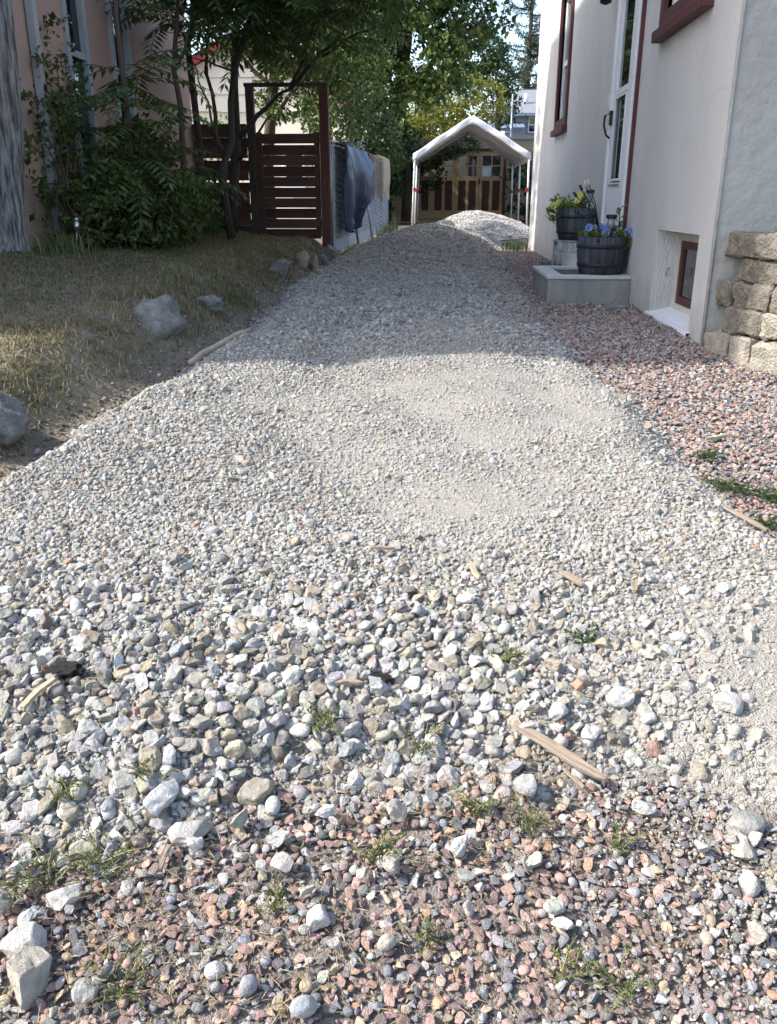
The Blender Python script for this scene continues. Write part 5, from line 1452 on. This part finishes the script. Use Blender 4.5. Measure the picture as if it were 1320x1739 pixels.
lump(-.40, 1.62, .040, (1.2, .8, .75), .9, (.30, .26, .20), 'brown rounded stone beside a white oval pebble', 89)
lump(-.355, 1.585, .024, (.85, 1.3, .8), .1, (.55, .54, .51), 'white oval pebble beside the brown rounded stone', 90, planes=3, depth=(.88, 1), rough=.015)
lump(.50, 1.93, .040, (1, .9, .75), .9, (.55, .545, .53), 'white knobbly stone above the wooden lath end', 91)
lump(.755, 1.885, .038, (1, .9, .8), .2, (.46, .45, .43), 'pale round stone standing alone on the dusty patch', 92, planes=6)
lump(-.52, 1.50, .048, (1.15, .8, .5), .7, (.40, .38, .35), 'flat pale grey stone at the edge of the red gravel', 93)
lump(-.60, 1.56, .050, (.65, 1.15, .7), -.6, (.50, .51, .52), 'long bluish white chunk at the toe of the grey gravel', 94)
# ---------------------------------------------------------------- wood scraps
def scrap(x, y, L_, wd, th, rz, material, label, name='wood_scrap', bend=0, zoff=.03):
    if name == 'wood_scrap': L_ *= .72; wd *= .78; zoff -= .008
    mb = MB(); n_ = 12; vs = []; fs = []; tap = (random.uniform(.1, .8), random.uniform(.1, .8)); ck = random.uniform(-.5, .5)
    for i in range(n_ + 1):
        u = i / n_ - .5; ww = wd * (1 - tap[0 if u < 0 else 1] * abs(2 * u) ** 3) * random.uniform(.93, 1.05)
        for (sa, sb) in ((-1, -1), (1, -1), (1, 1), (-1, 1)):
            vs.append((u * L_ + (random.uniform(-.02, .02) * L_ if abs(u) > .45 else 0), sa * ww / 2 + bend * u * u * L_ + ck * wd * math.sin(u * 4 + ck * 3), sb * th / 2 + random.uniform(-.001, .001)))
    for i in range(n_):
        for q in range(4):
            a = i * 4 + q; b = i * 4 + (q + 1) % 4; fs.append((a, b, b + 4, a + 4))
    fs.append((3, 2, 1, 0)); k = n_ * 4; fs.append((k, k + 1, k + 2, k + 3))
    mb.add(vs, fs); o = mb.build(name, material)
    zz = max(float(gray_z(np.array(x), np.array(y))), float(base(x, y)))
    e = .1; ex, ey = x + e * math.cos(rz), y + e * math.sin(rz); bx_, by_ = x - e * math.cos(rz), y - e * math.sin(rz)
    z1 = max(float(gray_z(np.array(ex), np.array(ey))), float(base(ex, ey))); z0 = max(float(gray_z(np.array(bx_), np.array(by_))), float(base(bx_, by_)))
    o.location = (x, y, zz + zoff); o.rotation_euler = (.1, -math.atan2(z1 - z0, 2 * e), rz)
    return tag(o, label, 'wood scrap')
scrap(.315, 1.745, .262, .030, .010, -.62, M['wood_grey'], 'long weathered wooden lath with a knot in the foreground gravel', 'wooden_lath', .1, .045)
scrap(.345, 1.69, .10, .010, .006, -1.0, M['wood_grey'], 'thin splinter lying beside the long lath', zoff=.03)
scrap(.135, 2.45, .13, .018, .01, 1.9, M['wood_pale'], 'upright pale wood sliver in the middle of the gravel', zoff=.035)
scrap(.43, 2.40, .12, .022, .012, -.7, M['wood_grey'], 'stubby wood chip right of the pale sliver', zoff=.035)
scrap(.62, 2.38, .09, .018, .01, 1.2, M['wood_grey'], 'short tan chip near the right of the coarse gravel')
scrap(-.985, 1.80, .15, .020, .012, 1.05, M['wood_pale'], 'torn yellowish wood splinter at the far left of the gravel', zoff=.045)
scrap(-.16, 2.55, .11, .010, .008, .05, M['wood_grey'], 'thin reddish stick lying level in the grey gravel', zoff=.03)
scrap(1.27, 3.78, .16, .022, .016, .35, M['wood_pale'], 'pale stick on the red gravel below the block wall', zoff=.02)
scrap(1.06, 2.75, .22, .016, .010, -.75, M['wood_grey'], 'slim branch piece at the right edge of the white gravel', zoff=.04)
scrap(.52, 1.93, .07, .018, .014, .25, M['wood_grey'], 'mossy wood stub between two white stones', zoff=.03)
scrap(-.21, 1.92, .10, .016, .010, .15, M['wood_grey'], 'brown bark chip left of the foreground weeds', zoff=.04)
scrap(-.56, 1.42, .09, .014, .010, 1.5, M['wood_grey'], 'dark stub of wood standing in the red stones', zoff=.03)
me = rock_mesh('tar_lump', 71, M['char'], sub=4, planes=4, depth=(.7, .95), squash=(1, .6, .5), rough=.35)
o = bpy.data.objects.new('tar_lump', me); C.objects.link(o); o.location = (-.96, 1.90, float(gray_z(np.array(-.96), np.array(1.90))) + .025); o.scale = (.055, .055, .05); tag(o, 'black charred lump among the grey stones at left', 'charred lump')
me = rock_mesh('tar_lump', 72, M['char'], sub=4, planes=4, depth=(.7, .95), squash=(1, .5, .4), rough=.35)
o = bpy.data.objects.new('tar_lump', me); C.objects.link(o); o.location = (-.13, 1.95, float(gray_z(np.array(-.13), np.array(1.95))) + .02); o.scale = (.035, .035, .035); tag(o, 'small black charred lump left of the middle weeds', 'charred lump')

# ---------------------------------------------------------------- weeds
def weed(x, y, r, nst, h, leaf, label, seed, flat=.6, ls=.010, ldir=None):
    g = np.random.default_rng(seed); rg = random.Random(seed)
    zz = max(float(gray_z(np.array(x), np.array(y))), float(base(x, y)))
    t = thing('weed', (x, y, zz), label, 'weed')
    mb = MB(); P = []; D = []
    for i in range(nst):
        a = rg.uniform(0, 6.283) if ldir is None else ldir + rg.gauss(0, .5)
        L_ = r * rg.uniform(.4, 1.1); e = Vector((x + math.cos(a) * L_, y + math.sin(a) * L_, zz + h * rg.uniform(.3, 1.1)))
        b = Vector((x + rg.gauss(0, r * .25), y + rg.gauss(0, r * .25), zz)); m_ = b.lerp(e, .5) + Vector((0, 0, h * .25))
        mb.tube([b, m_, e], [.0016, .0013, .0008], 4)
        for k in range(18):
            u = rg.uniform(.12, 1); q = b.lerp(m_, u * 2) if u < .5 else m_.lerp(e, u * 2 - 1)
            P.append(q[:]); dd_ = (e - b).normalized() * .6 + Vector((rg.gauss(0, .6), rg.gauss(0, .6), rg.gauss(.3, .35))); D.append(dd_[:])
    mb.build('stems', M[leaf], t)
    n_ = len(P); N = rand_dirs(n_, g); N[:, 2] += .9; L_ = ls * g.uniform(.6, 1.4, n_)
    V, F = leaf_quads(np.array(P), np.array(D), N, L_, L_ * .38)
    np_mesh('leaves', V, F, M[leaf], t)
W = [(-.80, 1.38, .11, 24, .05, 'leaf_weed', 'sprawling yellow-green weed at the far left of the red stones'), (-.68, 1.42, .10, 14, .035, 'leaf_weed', 'thin trailing weed right of the sprawling one'),
     (-.83, 1.58, .07, 12, .06, 'leaf_weed', 'small green weed among big lumps at left'), (-.65, 1.60, .06, 10, .05, 'leaf_weed', 'weed tuft between white lumps at left'),
     (-.27, 1.80, .07, 16, .07, 'leaf_weed', 'yellowing upright weed left of centre'), (-.10, 1.45, .06, 14, .07, 'leaf_weed', 'green weed in the middle of the red stones'),
     (.12, 1.60, .07, 16, .05, 'leaf_weed', 'low weed at the toe of the gravel in the middle'), (.23, 1.55, .05, 12, .07, 'leaf_weed', 'upright weed below the banded chunk'),
     (.19, 2.05, .09, 18, .04, 'leaf_weed', 'flat pale weed in the grey gravel right of centre'), (.44, 2.15, .07, 14, .035, 'leaf_weed_dark', 'dark flat weed at the right of the coarse gravel'),
     (.02, 1.27, .05, 9, .05, 'leaf_weed', 'small weed in the lower middle'), (.36, 1.19, .07, 12, .045, 'leaf_weed', 'weed near the bottom right of centre'), (.27, 1.22, .05, 9, .05, 'leaf_weed', 'small weed beside the bottom weed'),
     (-.55, 1.16, .10, 16, .05, 'leaf_weed', 'dry greenish weed near the bottom left'), (-.30, 1.33, .05, 9, .05, 'leaf_weed', 'sparse weed left of the white lump'), (.42, 1.50, .06, 10, .06, 'leaf_weed', 'weed by the right-hand pebbles'),
     (-.02, 1.78, .06, 12, .05, 'leaf_weed', 'weed just behind the red stone edge'),
     (1.20, 3.28, .12, 40, .035, 'leaf_weed_dark', 'dark green mat of weeds on the red gravel at right'), (1.33, 3.20, .12, 40, .035, 'leaf_weed_dark', 'dark weed mat touching the right edge'), (1.18, 3.58, .08, 24, .03, 'leaf_weed_dark', 'small dark weed mat beside the pale stick'), (1.22, 2.98, .08, 22, .03, 'leaf_weed_dark', 'dark weed at the white gravel edge on the right')]
for i, (x, y, r, ns_, h, lf, lab) in enumerate(W): weed(x, y, r, ns_, h, lf, lab, 300 + i)

# dry stems, bark and straw blown between the stones
n = 2600
lx = np.concatenate([rng.uniform(-1.3, 1.2, 1400), rng.normal(-.45, .25, 700), rng.normal(.15, .3, 500)]); ly = np.concatenate([rng.uniform(.8, 1.9, 1400), rng.normal(1.2, .12, 700), rng.normal(1.6, .12, 500)])
a = rng.uniform(0, 6.283, n)
D = np.stack([np.cos(a), np.sin(a), rng.normal(.05, .18, n)], 1); L_ = .012 + .045 * rng.random(n) ** 2
lz_ = np.maximum(base(lx, ly), gray_z(lx, ly)) + .012 + .008 * rng.random(n)
V, F = leaf_quads(np.stack([lx, ly, lz_], 1), D, np.tile([0, 0, 1.0], (n, 1)), L_, np.full(n, .0026), .3)
np_mesh('dry_litter', V, F, M['straw'], red_bed)['kind'] = 'stuff'
